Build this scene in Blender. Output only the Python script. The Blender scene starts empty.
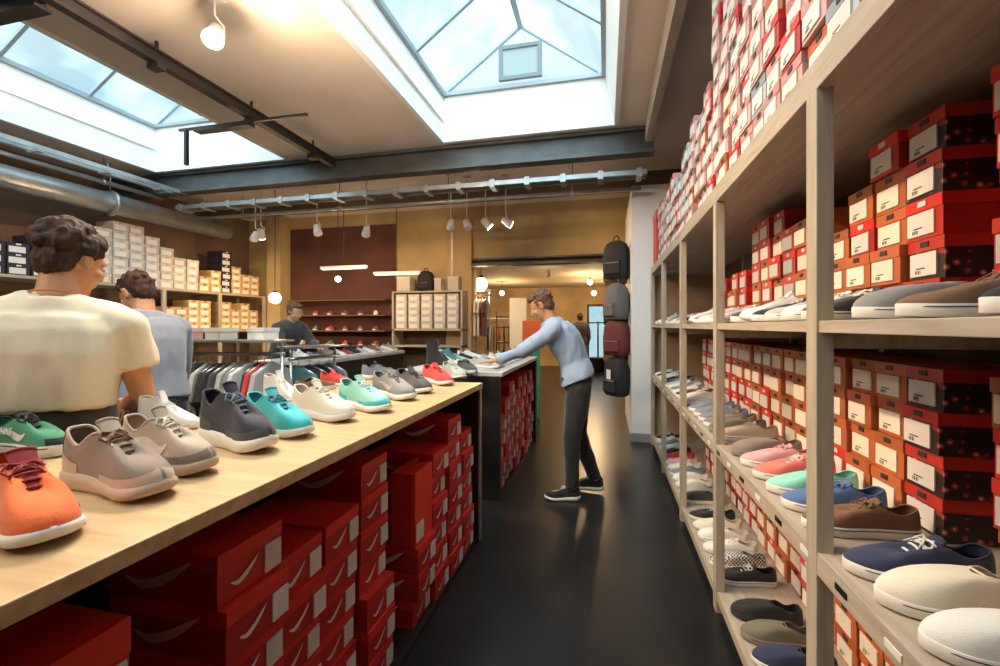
import bpy, bmesh, math, random
from mathutils import Vector, Matrix, noise, Euler
random.seed(7)
PI = math.pi
sc = bpy.context.scene
C = sc.collection
# ------------------------------------------------------------------ camera
CZ = 1.40; F = 444.0; YAW = math.atan(105.5/444.0); CA = math.cos(YAW); SA = math.sin(YAW); HY = 326.0
cam_d = bpy.data.cameras.new('camera'); cam = bpy.data.objects.new('camera', cam_d); C.objects.link(cam)
cam.location = (0, 0, CZ); cam.rotation_euler = (PI/2, 0, YAW)
cam_d.sensor_width = 36.0; cam_d.lens = F/1000*36.0; cam_d.shift_y = -0.007; cam_d.clip_start = 0.05
sc.camera = cam
def proj(x, y, z):
    d = -x*SA + y*CA; u = x*CA + y*SA
    if d < 0.02: return None
    return (500+F*u/d, HY-F*(z-CZ)/d, d)
def onz(px, py, z):            # the point at height z seen at a pixel of the 1000 x 666 frame
    d = (CZ-z)*F/(py-HY); u = (px-500)/F*d
    return (u*CA-d*SA, u*SA+d*CA)
def atd(px, d):
    u = (px-500)/F*d
    return (u*CA-d*SA, u*SA+d*CA)
# ------------------------------------------------------------------ materials
MATS = {}
def mat(name, col, rough=0.6, metal=0.0, var=0.0, bump=0.0, scale=20.0, stretch=None, emit=None, estr=0.0, col2=None, coat=0.0, sheen=0.0, rnd=0.0):
    if name in MATS: return MATS[name]
    m = bpy.data.materials.new(name); m.use_nodes = True; nt = m.node_tree; N = nt.nodes; L = nt.links
    b = N['Principled BSDF']
    b.inputs['Base Color'].default_value = (*col, 1); b.inputs['Roughness'].default_value = rough; b.inputs['Metallic'].default_value = metal
    if coat: b.inputs['Coat Weight'].default_value = coat
    if sheen: b.inputs['Sheen Weight'].default_value = sheen
    if emit: b.inputs['Emission Color'].default_value = (*emit, 1); b.inputs['Emission Strength'].default_value = estr
    src = None
    if var or bump:
        tc = N.new('ShaderNodeTexCoord'); mp = N.new('ShaderNodeMapping'); nz = N.new('ShaderNodeTexNoise')
        nz.inputs['Scale'].default_value = scale; nz.inputs['Detail'].default_value = 5
        if stretch: mp.inputs['Scale'].default_value = stretch
        L.new(tc.outputs['Object'], mp.inputs['Vector']); L.new(mp.outputs['Vector'], nz.inputs['Vector'])
        if var:
            mx = N.new('ShaderNodeMix'); mx.data_type = 'RGBA'
            c2 = col2 or tuple(c*(1-var) for c in col)
            mx.inputs[6].default_value = (*col, 1); mx.inputs[7].default_value = (*c2, 1)
            rp = N.new('ShaderNodeMapRange'); rp.inputs[1].default_value = 0.35; rp.inputs[2].default_value = 0.65
            L.new(nz.outputs['Fac'], rp.inputs[0]); L.new(rp.outputs[0], mx.inputs[0]); src = mx.outputs[2]
            L.new(src, b.inputs['Base Color'])
        if bump:
            bp = N.new('ShaderNodeBump'); bp.inputs['Strength'].default_value = bump; bp.inputs['Distance'].default_value = 0.01
            L.new(nz.outputs['Fac'], bp.inputs['Height']); L.new(bp.outputs['Normal'], b.inputs['Normal'])
    if rnd:
        oi = N.new('ShaderNodeObjectInfo'); hs = N.new('ShaderNodeHueSaturation'); mr = N.new('ShaderNodeMapRange')
        mr.inputs[3].default_value = 1-rnd; mr.inputs[4].default_value = 1+rnd
        L.new(oi.outputs['Random'], mr.inputs[0]); L.new(mr.outputs[0], hs.inputs['Value'])
        if src: L.new(src, hs.inputs['Color'])
        else: hs.inputs['Color'].default_value = (*col, 1)
        L.new(hs.outputs['Color'], b.inputs['Base Color'])
    MATS[name] = m
    return m
def glass_mat(name, tint, fac):
    m = bpy.data.materials.new(name); m.use_nodes = True; nt = m.node_tree; N = nt.nodes; L = nt.links
    N.remove(N['Principled BSDF'])
    t = N.new('ShaderNodeBsdfTransparent'); t.inputs[0].default_value = (*tint, 1)
    g = N.new('ShaderNodeBsdfGlossy'); g.inputs['Roughness'].default_value = 0.05
    nz = N.new('ShaderNodeTexNoise'); nz.inputs['Scale'].default_value = 1.6; tl = N.new('ShaderNodeBsdfTranslucent'); tl.inputs[0].default_value = (.85, .93, .95, 1)
    mr = N.new('ShaderNodeMapRange'); mr.inputs[1].default_value = .4; mr.inputs[2].default_value = .7; mr.inputs[3].default_value = 0; mr.inputs[4].default_value = .35
    tc = N.new('ShaderNodeTexCoord'); L.new(tc.outputs['Object'], nz.inputs['Vector']); L.new(nz.outputs['Fac'], mr.inputs[0])
    m1 = N.new('ShaderNodeMixShader'); L.new(mr.outputs[0], m1.inputs[0]); L.new(t.outputs[0], m1.inputs[1]); L.new(tl.outputs[0], m1.inputs[2])
    mx = N.new('ShaderNodeMixShader'); mx.inputs[0].default_value = fac
    L.new(m1.outputs[0], mx.inputs[1]); L.new(g.outputs[0], mx.inputs[2]); L.new(mx.outputs[0], N['Material Output'].inputs[0])
    return m
def pattern_mat(name, a, b_, scale=28, thr=.5, kind='VORONOI'):
    m = bpy.data.materials.new(name); m.use_nodes = True; nt = m.node_tree; N = nt.nodes; L = nt.links; b = N['Principled BSDF']
    b.inputs['Roughness'].default_value = .55
    tc = N.new('ShaderNodeTexCoord')
    if kind == 'CHECKER':
        t = N.new('ShaderNodeTexChecker'); t.inputs['Scale'].default_value = scale; t.inputs[1].default_value = (*a, 1); t.inputs[2].default_value = (*b_, 1)
        L.new(tc.outputs['Object'], t.inputs['Vector']); L.new(t.outputs[0], b.inputs['Base Color'])
    else:
        t = N.new('ShaderNodeTexVoronoi'); t.inputs['Scale'].default_value = scale
        cr = N.new('ShaderNodeValToRGB'); cr.color_ramp.interpolation = 'CONSTANT'
        cr.color_ramp.elements[0].color = (*b_, 1); cr.color_ramp.elements[0].position = 0
        cr.color_ramp.elements[1].color = (*a, 1); cr.color_ramp.elements[1].position = thr
        e = cr.color_ramp.elements.new(thr*.45); e.color = (.32, .03, .02, 1)
        L.new(tc.outputs['Object'], t.inputs['Vector']); L.new(t.outputs['Distance'], cr.inputs[0]); L.new(cr.outputs[0], b.inputs['Base Color'])
    MATS[name] = m
    return m
def wood_mat(name, c1, c2, stretch, scale=6, rough=.5):
    m = bpy.data.materials.new(name); m.use_nodes = True; nt = m.node_tree; N = nt.nodes; L = nt.links; b = N['Principled BSDF']
    b.inputs['Roughness'].default_value = rough
    tc = N.new('ShaderNodeTexCoord'); mp = N.new('ShaderNodeMapping'); mp.inputs['Scale'].default_value = stretch
    nz = N.new('ShaderNodeTexNoise'); nz.inputs['Scale'].default_value = scale; nz.inputs['Detail'].default_value = 8; nz.inputs['Distortion'].default_value = .8
    cr = N.new('ShaderNodeValToRGB'); cr.color_ramp.elements[0].position = .35; cr.color_ramp.elements[1].position = .65
    cr.color_ramp.elements[0].color = (*c2, 1); cr.color_ramp.elements[1].color = (*c1, 1)
    bp = N.new('ShaderNodeBump'); bp.inputs['Strength'].default_value = .08; bp.inputs['Distance'].default_value = .004
    L.new(tc.outputs['Object'], mp.inputs[0]); L.new(mp.outputs[0], nz.inputs['Vector']); L.new(nz.outputs['Fac'], cr.inputs[0])
    L.new(cr.outputs[0], b.inputs['Base Color']); L.new(nz.outputs['Fac'], bp.inputs['Height']); L.new(bp.outputs[0], b.inputs['Normal'])
    MATS[name] = m
    return m
M_floor = mat('dark_floor', (.010, .0105, .013), .30, var=.35, bump=.05, scale=3.0, col2=(.018, .017, .016))
M_ceil = mat('painted_ceiling', (.80, .70, .60), .85, var=.12, scale=1.5)
M_white = mat('white_paint', (.86, .86, .85), .7, var=.04, scale=2)
M_ochre = mat('ochre_plaster', (.52, .38, .19), .85, var=.3, scale=1.2, col2=(.36, .26, .13))
M_brown = mat('brown_wall', (.20, .13, .08), .85, var=.3, scale=1.5)
M_redwall = mat('dark_red_wall', (.10, .035, .022), .8, var=.3, scale=2)
M_steel = mat('grey_steel', (.12, .13, .135), .45, .4, var=.3, scale=4)
M_galv = mat('galvanised_metal', (.50, .53, .55), .35, .7, var=.25, scale=6)
M_darksteel = mat('dark_steel', (.05, .042, .038), .5, .3, var=.3, scale=5)
M_black = mat('black_plastic', (.012, .012, .013), .4)
M_frame = mat('skylight_metal', (.27, .32, .35), .5, .2)
M_alu = mat('brushed_metal', (.55, .55, .55), .3, .9)
M_top = wood_mat('plywood_top', (.60, .42, .23), (.47, .31, .16), (1, 12, 12), 2.2, .42)
M_shelf = wood_mat('pale_pine', (.47, .40, .31), (.36, .30, .23), (14, 1.2, 14), 2.5, .55)
M_post = wood_mat('pale_pine_upright', (.47, .40, .30), (.36, .30, .22), (14, 14, 1.2), 2.5, .55)
M_dark = mat('black_laminate', (.018, .014, .012), .45, var=.3, scale=8)
M_glass = glass_mat('roof_glass', (.80, .93, .96), .06)
M_pane = glass_mat('door_glass', (.9, .95, .96), .08)
M_lens = mat('lamp_lens', (1, .9, .75), .3, emit=(1, .80, .55), estr=40)
M_lens2 = mat('lamp_lens_cool', (1, .95, .9), .3, emit=(1, .93, .85), estr=25)
M_lampwhite = mat('white_enamel', (.75, .74, .72), .35)
M_rubber = mat('white_rubber', (.78, .74, .68), .55, var=.06, scale=30)
M_skin = mat('warm_skin', (.60, .30, .16), .5, var=.12, scale=12)
M_hair = mat('dark_hair', (.060, .020, .010), .8, var=.5, bump=.8, scale=60, stretch=(1, 1, .2))
M_hairb = mat('brown_hair', (.16, .08, .04), .6, var=.4, bump=.8, scale=60)
# ------------------------------------------------------------------ object helpers
def link(o, parent=None):
    C.objects.link(o)
    if parent is not None: o.parent = parent
    return o
class MB:
    def __init__(s): s.v = []; s.f = []; s.m = []; s.sm = []
    def box(s, x0, x1, y0, y1, z0, z1, mi=0):
        b = len(s.v)
        s.v += [(x0,y0,z0),(x1,y0,z0),(x1,y1,z0),(x0,y1,z0),(x0,y0,z1),(x1,y0,z1),(x1,y1,z1),(x0,y1,z1)]
        for q in ((0,3,2,1),(4,5,6,7),(0,1,5,4),(1,2,6,5),(2,3,7,6),(3,0,4,7)): s.f.append([b+i for i in q]); s.m.append(mi); s.sm.append(False)
        return s
    def poly(s, pts, mi=0):
        b = len(s.v); s.v += [tuple(p) for p in pts]; s.f.append(list(range(b, b+len(pts)))); s.m.append(mi); s.sm.append(False); return s
    def prism(s, pts2, a0, a1, axis='y', mi=0):   # extrude a 2D outline
        n = len(pts2); b = len(s.v)
        for a in (a0, a1):
            for p, q in pts2:
                s.v.append((p, a, q) if axis == 'y' else (a, p, q) if axis == 'x' else (p, q, a))
        s.f.append([b+i for i in range(n)][::-1]); s.f.append([b+n+i for i in range(n)])
        for i in range(n): s.f.append([b+i, b+(i+1) % n, b+n+(i+1) % n, b+n+i])
        s.m += [mi]*(n+2); s.sm += [False]*(n+2); return s
    def tube(s, pts, r, seg=8, mi=0, caps=True, closed=False):
        pts = [Vector(p) for p in pts]; n = len(pts); b = len(s.v)
        rr = r if isinstance(r, (list, tuple)) else [r]*n
        up = Vector((0, 0, 1)); prev = None
        for i in range(n):
            t = (pts[(i+1) % n]-pts[i-1]) if closed else (pts[min(i+1, n-1)]-pts[max(i-1, 0)])
            if t.length < 1e-9: t = Vector((0, 0, 1))
            t.normalize()
            if prev is None:
                a = t.cross(up)
                if a.length < .1: a = t.cross(Vector((1, 0, 0)))
            else: a = prev-t*prev.dot(t)
            a.normalize(); prev = a; c = t.cross(a)
            for k in range(seg):
                w = 2*PI*k/seg; s.v.append(tuple(pts[i]+(a*math.cos(w)+c*math.sin(w))*rr[i]))
        for i in range(n if closed else n-1):
            for k in range(seg):
                j = (i+1) % n
                s.f.append([b+i*seg+k, b+i*seg+(k+1) % seg, b+j*seg+(k+1) % seg, b+j*seg+k]); s.m.append(mi); s.sm.append(True)
        if caps and not closed:
            s.f.append([b+k for k in range(seg)][::-1]); s.f.append([b+(n-1)*seg+k for k in range(seg)]); s.m += [mi, mi]; s.sm += [False, False]
        return s
    def grid(s, rows, mi=0, close=False):   # rows: list of equal-length point lists
        b = len(s.v); m = len(rows[0])
        for r in rows: s.v += [tuple(p) for p in r]
        for i in range(len(rows)-1):
            for k in range(m if close else m-1):
                s.f.append([b+i*m+k, b+i*m+(k+1) % m, b+(i+1)*m+(k+1) % m, b+(i+1)*m+k]); s.m.append(mi); s.sm.append(True)
        return s
    def ell(s, c, r, seg=12, rings=8, mi=0):
        rows = []
        for i in range(rings+1):
            a = -PI/2+PI*i/rings; ca = max(math.cos(a), 1e-3)
            rows.append([(c[0]+r[0]*ca*math.cos(2*PI*k/seg), c[1]+r[1]*ca*math.sin(2*PI*k/seg), c[2]+r[2]*math.sin(a)) for k in range(seg)])
        b = len(s.v); s.grid(rows, mi, True)
        s.f.append([b+k for k in range(seg)][::-1]); s.f.append([b+rings*seg+k for k in range(seg)]); s.m += [mi, mi]; s.sm += [True, True]
        return s
    def mesh(s, name, fix=False):
        me = bpy.data.meshes.new(name); me.from_pydata(s.v, [], s.f)
        me.polygons.foreach_set('material_index', s.m); me.polygons.foreach_set('use_smooth', s.sm)
        if fix:
            bm = bmesh.new(); bm.from_mesh(me); bmesh.ops.recalc_face_normals(bm, faces=bm.faces); bm.to_mesh(me); bm.free()
        me.update(); return me
    def build(s, name, mats, parent=None, bevel=0, fix=True, **kw):
        return obj(name, s.mesh(name, fix), mats, parent, bevel=bevel, **kw)
def obj(name, me, mats, parent=None, loc=None, rot=None, bevel=0, bseg=2, label=None):
    if not isinstance(mats, (list, tuple)): mats = [mats]
    o = bpy.data.objects.new(name, me)
    if len(me.materials) == 0:
        for m in mats: me.materials.append(m)
    else:
        for i, m in enumerate(mats):
            if i < len(me.materials) and me.materials[i] != m: o.material_slots[i].link = 'OBJECT'; o.material_slots[i].material = m
    link(o, parent)
    if loc: o.location = loc
    if rot: o.rotation_euler = rot
    if bevel:
        md = o.modifiers.new('edge', 'BEVEL'); md.width = bevel; md.segments = bseg; md.limit_method = 'ANGLE'
    if label: o['label'] = label
    return o
USED = {}
def tag(o, label, cat, group=None):
    o['label'] = label; o['category'] = cat
    if group: o['group'] = group
    USED[label] = USED.get(label, 0)+1
    return o
def thing(name, label, cat, loc=(0, 0, 0), rotz=0, group=None, scale=1):
    o = bpy.data.objects.new(name, None); link(o); o.location = loc; o.rotation_euler = (0, 0, rotz)
    o.scale = (scale,)*3 if not isinstance(scale, tuple) else scale
    o.empty_display_size = .05
    return tag(o, label, cat, group)
def struct(name, mb, mats, bevel=0):
    o = mb.build(name, mats, None, bevel=bevel); o['kind'] = 'structure'; return o
# ------------------------------------------------------------------ room shell
XR, XL, YB, YF, H = 1.32, -6.95, -2.2, 15.6, 3.5
BX, BY = 5.15, 7.5
struct('floor', MB().box(XL-.2, XR+.2, YB-.2, YF+.2, -.1, 0), M_floor)
struct('wall_right', MB().box(XR, XR+.15, YB, YF, 0, 4), M_brown)
struct('wall_left', MB().box(XL-.15, XL, YB, BY, 0, 4), M_brown)
struct('wall_back', MB().box(XL, XR, YB-.15, YB, 0, 4), M_brown)
S1 = (-1.81, .105, -.8, 4.78); S2 = (-5.96, -3.9, -.8, 4.80)       # skylight openings x0 x1 y0 y1
c = MB()
for (x0, x1, y0, y1) in ((XL, S2[0], YB, 4.8), (S2[1], S1[0], YB, 4.8), (S1[1], XR, YB, 4.8), (S2[0], S2[1], YB, -.8), (S1[0], S1[1], YB, -.8), (XL, XR, 4.8, BY+.15)):
    c.box(x0, x1, y0, y1, H, H+.12)
struct('ceiling', c, M_ceil)
def skylight(n, s, zt, taper):
    x0, x1, y0, y1 = s; t = .05; x0 += .015; x1 -= .015; y0 += .015; y1 -= .015
    w = MB()      # the well: four leaning white walls
    a0, a1 = x0, x1-taper
    def quadwall(p, q, p2, q2, nrm):
        w.grid([[Vector(p), Vector(q)], [Vector(p2), Vector(q2)]]); n_ = Vector(nrm)*t
        w.grid([[Vector(p)+n_, Vector(q)+n_], [Vector(p2)+n_, Vector(q2)+n_]])
        for A, B in ((p, q), (q, q2), (q2, p2), (p2, p)):
            w.poly([Vector(A), Vector(B), Vector(B)+n_, Vector(A)+n_])
    quadwall((x0, y0, H-.01), (x0, y1, H-.01), (a0, y0, zt), (a0, y1, zt), (-1, 0, 0))
    quadwall((x1, y0, H-.01), (x1, y1, H-.01), (a1, y0, zt), (a1, y1, zt), (1, 0, 0))
    quadwall((x0, y1, H-.01), (x1, y1, H-.01), (a0, y1, zt), (a1, y1, zt), (0, 1, 0))
    quadwall((x0, y0, H-.01), (x1, y0, H-.01), (a0, y0, zt), (a1, y0, zt), (0, -1, 0))
    w.sm = [False]*len(w.sm)
    root = struct('window_%d' % n, w, M_white)
    xm = (a0+a1)/2; zr = zt+.66; g = MB()
    g.poly([(a0, y0, zt), (a0, y1, zt), (xm, y1, zr), (xm, y0, zr)]); g.poly([(a1, y0, zt), (a1, y1, zt), (xm, y1, zr), (xm, y0, zr)])
    g.poly([(a0, y1, zt), (a1, y1, zt), (xm, y1, zr)]); g.poly([(a0, y0, zt), (a1, y0, zt), (xm, y0, zr)])
    g.build('window_glass', M_glass, root, fix=False)
    def bar(name, p, q, wd, dp):
        p, q = Vector(p), Vector(q); b = MB(); L_ = (q-p).length
        b.box(-wd/2, wd/2, -dp/2, dp/2, 0, L_); o = b.build(name, M_frame, root)
        o.location = p; o.rotation_mode = 'QUATERNION'; o.rotation_quaternion = (q-p).to_track_quat('Z', 'Y')
    bar('ridge_bar', (xm, y0, zr), (xm, y1, zr), .055, .05)
    for X in (a0+.02, a1-.02):
        bar('eaves_bar', (X, y0, zt+.015), (X, y1, zt+.015), .04, .05)
    MB().box(a0+.001, a0+.03, y0, y1-.03, zt-.30, zt-.27).build('ledge', M_white, root)
    bar('gable_sill', (a0, y1-.02, zt+.015), (a1, y1-.02, zt+.015), .04, .04)
    k = 0; y = y1
    while y > y0:
        for X in (a0, a1): bar('rafter', (X, y-.02, zt+.01), (xm, y-.02, zr), .034, .035)
        y -= .8
    # gable casement
    hw, zb, zh = .235, zt+.07, zt+.44; m = MB()
    for q in ((xm-hw, xm-hw+.04, zb, zh), (xm+hw-.04, xm+hw, zb, zh), (xm-hw+.04, xm+hw-.04, zb, zb+.04), (xm-hw+.04, xm+hw-.04, zh-.04, zh)):
        m.box(q[0], q[1], y1-.07, y1-.03, q[2], q[3])
    fr = m.build('casement_frame', mat('casement_grey', (.16, .19, .20), .5), root)
    MB().box(xm-hw+.03, xm+hw-.03, y1-.055, y1-.045, zb+.03, zh-.03).build('casement_pane', mat('frosted_pane', (.30, .35, .34), .4), fr)
skylight(1, S1, 4.0, .09)
skylight(2, S2, 4.08, 0)
# rear partition, room behind it
struct('wall_partition', MB().box(XL, -2.25, BY, BY+.15, 0, H).box(-2.25, XR, BY, BY+.15, 2.47, H), M_ochre)
struct('wall_panel', MB().box(-5.97, -3.75, BY-.03, BY-.003, 0, 3.27), M_redwall)
struct('ceiling_rear', MB().box(XL, XR, BY+.15, YF, 2.75, 2.9), mat('cream_ceiling', (.68, .58, .40), .85, var=.1, scale=1))
struct('wall_rear_left', MB().box(XL-.15, XL, BY, YF, 0, 3), M_ochre)
dx0, dx1 = -.62, .25
struct('wall_rear', MB().box(XL, dx0, YF, YF+.15, 0, 3).box(dx1, XR, YF, YF+.15, 0, 3).box(dx0, dx1, YF, YF+.15, 2.15, 3), M_ochre)
d = MB().box(dx0, dx0+.07, YF+.02, YF+.08, 0, 2.15).box(dx1-.07, dx1, YF+.02, YF+.08, 0, 2.15).box(dx0+.07, dx1-.07, YF+.02, YF+.08, 2.07, 2.15).box(dx0+.07, dx1-.07, YF+.02, YF+.08, 0, .12)
dr = struct('door_1', d, M_darksteel)
MB().box(dx0+.07, dx1-.07, YF+.045, YF+.055, .12, 2.07).build('door_pane', M_pane, dr, fix=False)
MB().tube([(dx0+.12, YF+.01, .95), (dx0+.12, YF-.03, .97), (dx0+.12, YF-.03, 1.25), (dx0+.12, YF+.01, 1.27)], .012).build('door_handle', M_alu, dr)
# white end wall of the shelving, with baseboard
struct('wall_end', MB().box(.31, XR, 5.62, 7.45, 0, 3.1), M_white)
struct('baseboard_end', MB().box(.295, XR, 5.605, 5.62, 0, .1), mat('grey_board', (.25, .25, .26), .5))
struct('trim_1', MB().box(.395, .46, -1.5, 4.75, 3.28, 3.5), M_shelf)
# pillars, beams
struct('wall_pillar', MB().box(-6.28, -5.98, 7.2, 7.49, 0, H), M_ochre)
struct('wall_column', MB().box(-2.72, -2.26, 7.36, 7.495, 0, 3.27), M_ochre)
def beam(name, label, cat, mb, m, bevel=.004):
    return tag(mb.build(name, m, None, bevel=bevel), label, cat)
b = MB(); y0, y1 = 4.86, 5.02
b.box(XL, .5, y0, y1, 3.22, 3.25).box(XL, .5, y0, y1, 3.46, 3.49).box(XL, .5, y0+.065, y0+.095, 3.25, 3.46)
o = b.build('beam_transverse', M_steel); o['kind'] = 'structure'
b = MB().box(XL, XR, 6.3, 6.5, 3.28, 3.49); o = b.build('beam_rear', M_brown); o['kind'] = 'structure'
b = MB().box(-2.25, XR, 7.3, 7.49, 2.43, 2.47).box(-2.25, XR, 7.3, 7.49, 2.53, 2.56); o = b.build('beam_edge', M_darksteel); o['kind'] = 'structure'
# ------------------------------------------------------------------ ceiling services
def pipe(name, label, cat, pts, r, m, nclip=4, hang=None, seg=12):
    t = thing(name, label, cat, pts[0])
    o = Vector(pts[0]); P = [Vector(p)-o for p in pts]
    MB().tube(P, r, seg).build('pipe_run', m, t)
    for i in range(nclip):
        f = (i+.5)/nclip; q = P[0].lerp(P[-1], f); dr_ = (P[-1]-P[0]).normalized()
        MB().tube([q-dr_*.02, q+dr_*.02], r*1.25, seg).tube([q, (q.x, q.y, H-o.z-.0003)], .006, 6).build('pipe_clip', M_galv if m is not M_darksteel else M_darksteel, t)
    return t
t = thing('conduit_rail', 'long brown steel rail hanging under the tan ceiling between the two skylights', 'ceiling rail', (-3.22, -.6, 3.3))
MB().box(-.035, .035, 0, 5.4, .03, .045).box(-.035, .035, 0, 5.4, .115, .13).box(-.012, .012, 0, 5.4, .045, .115).build('rail_profile', M_darksteel, t)
for y in (.5, 1.4, 2.3, 3.2, 4.1, 5.0):
    MB().box(-.05, .05, y-.035, y+.035, -.01, .03).tube([(0, y, .0), (0, y, .198)], .012).build('rail_bracket', M_darksteel, t)
t = thing('cross_rail', 'dark steel rail crossing in front of the first glass panes of the side skylight', 'ceiling rail', (-6.9, 1.97, 3.31))
MB().box(0, 3.6, -.045, .045, 0, .02).box(0, 3.6, -.045, .045, .1, .12).box(0, 3.6, -.012, .012, .02, .1).build('rail_profile', M_darksteel, t)
for x in (.4, 1.6, 2.8): MB().tube([(x, 0, .12), (x, 0, .188)], .012).build('hanger_rod', M_darksteel, t)
x, y = onz(192, 133, 3.05) if False else atd(196, 3.9)
t = thing('hanging_bracket', 'black T-shaped metal bracket hanging in front of the side skylight', 'ceiling bracket', (-2.93, 3.35, 3.3-.07))
MB().box(-.95, .42, -.012, .012, -.01, .01).box(-.75, -.15, -.04, .04, -.045, -.011).build('cross_arm', M_black, t)
MB().box(-.885, -.855, -.015, .015, -.33, -.011).build('drop_arm', M_black, t)
pipe('duct', 'thick grey ventilation duct running above the left wall shelves', 'duct', [(-6.2, -1, 2.98), (-6.2, 6.2, 2.98)], .13, M_galv, 2, seg=20)
pipe('pipe', 'thin pale pipe beside the grey duct, lower of two', 'pipe', [(-6.1, -1, 3.2), (-6.1, 5.0, 3.2)], .028, M_galv, 4)
pipe('pipe', 'thin pale pipe just under the side skylight edge', 'pipe', [(-6.03, -1, 3.3), (-6.03, 5.0, 3.3)], .03, M_galv, 4)
def ladder(name, label, x0, x1, y, z, w=.16, m=M_galv):
    t = thing(name, label, 'cable tray', (x0, y, z))
    for dy in (0, w): MB().box(0, x1-x0, dy-.012, dy+.012, 0, .05).build('side_rail', m, t)
    n = int((x1-x0)/.42)
    MB().box(0, x1-x0, .03, w-.03, .012, .03).build('cable_bundle', mat('cable_grey', (.12, .14, .15), .6), t)
    for i in range(n+1):
        X = .08+i*(x1-x0-.16)/n
        MB().box(X-.03, X+.03, -.022, w+.02, -.025, .068).build('rung_clamp', m, t)
    for i in range(1, n, 3):
        X = i*(x1-x0)/n; MB().tube([(X, w/2, .05), (X, w/2, H-z-.002)], .006, 6).build('hanger_rod', M_lampwhite, t)
ladder('cable_tray', 'long grey cable tray hung below the transverse beam on thin rods', -5.95, .44, 5.08, 3.06)
pipe('pipe', 'grey pipe running just below the long cable tray', 'pipe', [(-5.9, 5.4, 3.0), (.4, 5.4, 3.0)], .025, M_galv, 4)
t = thing('long_cable_tray', 'narrow cable tray parallel to the grey duct beneath the side skylight', 'cable tray', (-5.75, -.9, 3.2))
for dx in (0, .12): MB().box(dx-.01, dx+.01, 0, 5.9, 0, .05).build('side_rail', M_galv, t)
for i in range(9): MB().box(-.02, .14, .3+i*.65, .36+i*.65, -.02, 0).build('rung_clamp', M_galv, t)
pipe('pipe', 'thin upright pipe fixed to the plaster column above the white boxes', 'pipe', [(-2.6, 7.33, 2.05), (-2.6, 7.33, 3.26)], .02, M_lampwhite, 0)
# warm strips of light tubes over the rear
for k, (px, py) in enumerate(((358, 268), (382, 272))):
    X, Y = atd(px, 6.9); z = CZ+(HY-py)*6.9/F
    t = thing('strip_light', ['slim pale strip light under the rear ceiling above the shoe wall', 'second slim strip light set a little further toward the white boxes'][k], 'strip light', (X-.25+.35*k, Y+k*.3, z), .0, 'strip lights')
    MB().box(-.4, .4, -.03, .03, 0, .04).build('housing', M_lampwhite, t); MB().box(-.38, .38, -.015, .015, -.012, 0).build('tube', mat('strip_tube', (1, .85, .6), .4, emit=(1, .8, .5), estr=2.0), t)
    MB().tube([(0, 0, .04), (0, 0, H-z-.002)], .006).build('hanger_rod', M_darksteel, t)
# ------------------------------------------------------------------ lamps
def light(kind, loc, energy, col, size=.05, spot=None, blend=.6, aim=None):
    l = bpy.data.lights.new('lamp_light', kind); l.energy = energy; l.color = col
    l.shadow_soft_size = size
    if kind == 'SPOT': l.spot_size = spot; l.spot_blend = blend
    o = bpy.data.objects.new('lamp_light', l); link(o); o.location = loc
    if aim is not None:
        o.rotation_mode = 'QUATERNION'; o.rotation_quaternion = (Vector(aim)-Vector(loc)).to_track_quat('-Z', 'Y')
    return o
def spotlamp(label, loc, aim, energy, col=(1, .72, .42), lens=None, ceil=H, spot=1.9, size=.055, group=None, spill=0):
    t = thing('track_spotlight', label, 'spotlight', loc, 0, group)
    L_ = Vector(loc); dv = (Vector(aim)-L_).normalized(); q = dv.to_track_quat('Z', 'Y')
    r = size; h = MB()
    h.tube([(0, 0, -.13), (0, 0, -.12), (0, 0, -.02), (0, 0, .02)], [r*.55, r*.7, r*.95, r], 20, caps=True)
    hd = h.build('lamp_head', M_lampwhite, t); hd.rotation_mode = 'QUATERNION'; hd.rotation_quaternion = q
    ln = MB().tube([(0, 0, .02), (0, 0, .026)], r*.86, 20).build('lamp_lens', lens or M_lens, t); ln.rotation_mode = 'QUATERNION'; ln.rotation_quaternion = q
    back = q @ Vector((0, 0, -.07))
    MB().tube([back+Vector((0, r+.01, 0)), back+Vector((0, r+.01, .08)), back+Vector((0, 0, .11)), (back.x, back.y, ceil-loc[2]-.004)], .008, 8).build('mounting_arm', M_lampwhite, t)
    MB().box(back.x-.05, back.x+.05, back.y-.04, back.y+.04, ceil-loc[2]-.035, ceil-loc[2]-.003).build('ceiling_plate', M_lampwhite, t)
    light('SPOT', L_+dv*.04, energy, col, r*.8, spot, .9, aim)
    if spill: light('POINT', L_+dv*.10, spill, col, .05)
W1 = (1, .76, .54); W2 = (1, .66, .36)
def atz(px, py, z):
    d_ = (z-CZ)*F/(HY-py); u = (px-500)/F*d_; return (u*CA-d_*SA, u*SA+d_*CA, z)
spotlamp('round white spotlight glowing on the tan ceiling between the skylights', atz(213, 38, 3.2), (-1.5, 1.0, 1.0), 60, W1, size=.06, spill=34)
spotlamp('brightest glaring spotlight at the top edge, close beside the large skylight', atz(285, 6, 3.2), (-.6, 1.6, .9), 95, W1, size=.07, spot=2.3, spill=42)
spotlamp('white spotlight on the ceiling aimed at the orange shoebox stacks', (-1.95, .4, 3.3), (.9, .9, 1.4), 32, W1, spot=1.5)
spotlamp('white spotlight near the ceiling aimed at the customer in the pale tee', (-3.3, -.8, 3.2), (-1.9, 1.6, 1.2), 150, W1, spot=1.4)
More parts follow.
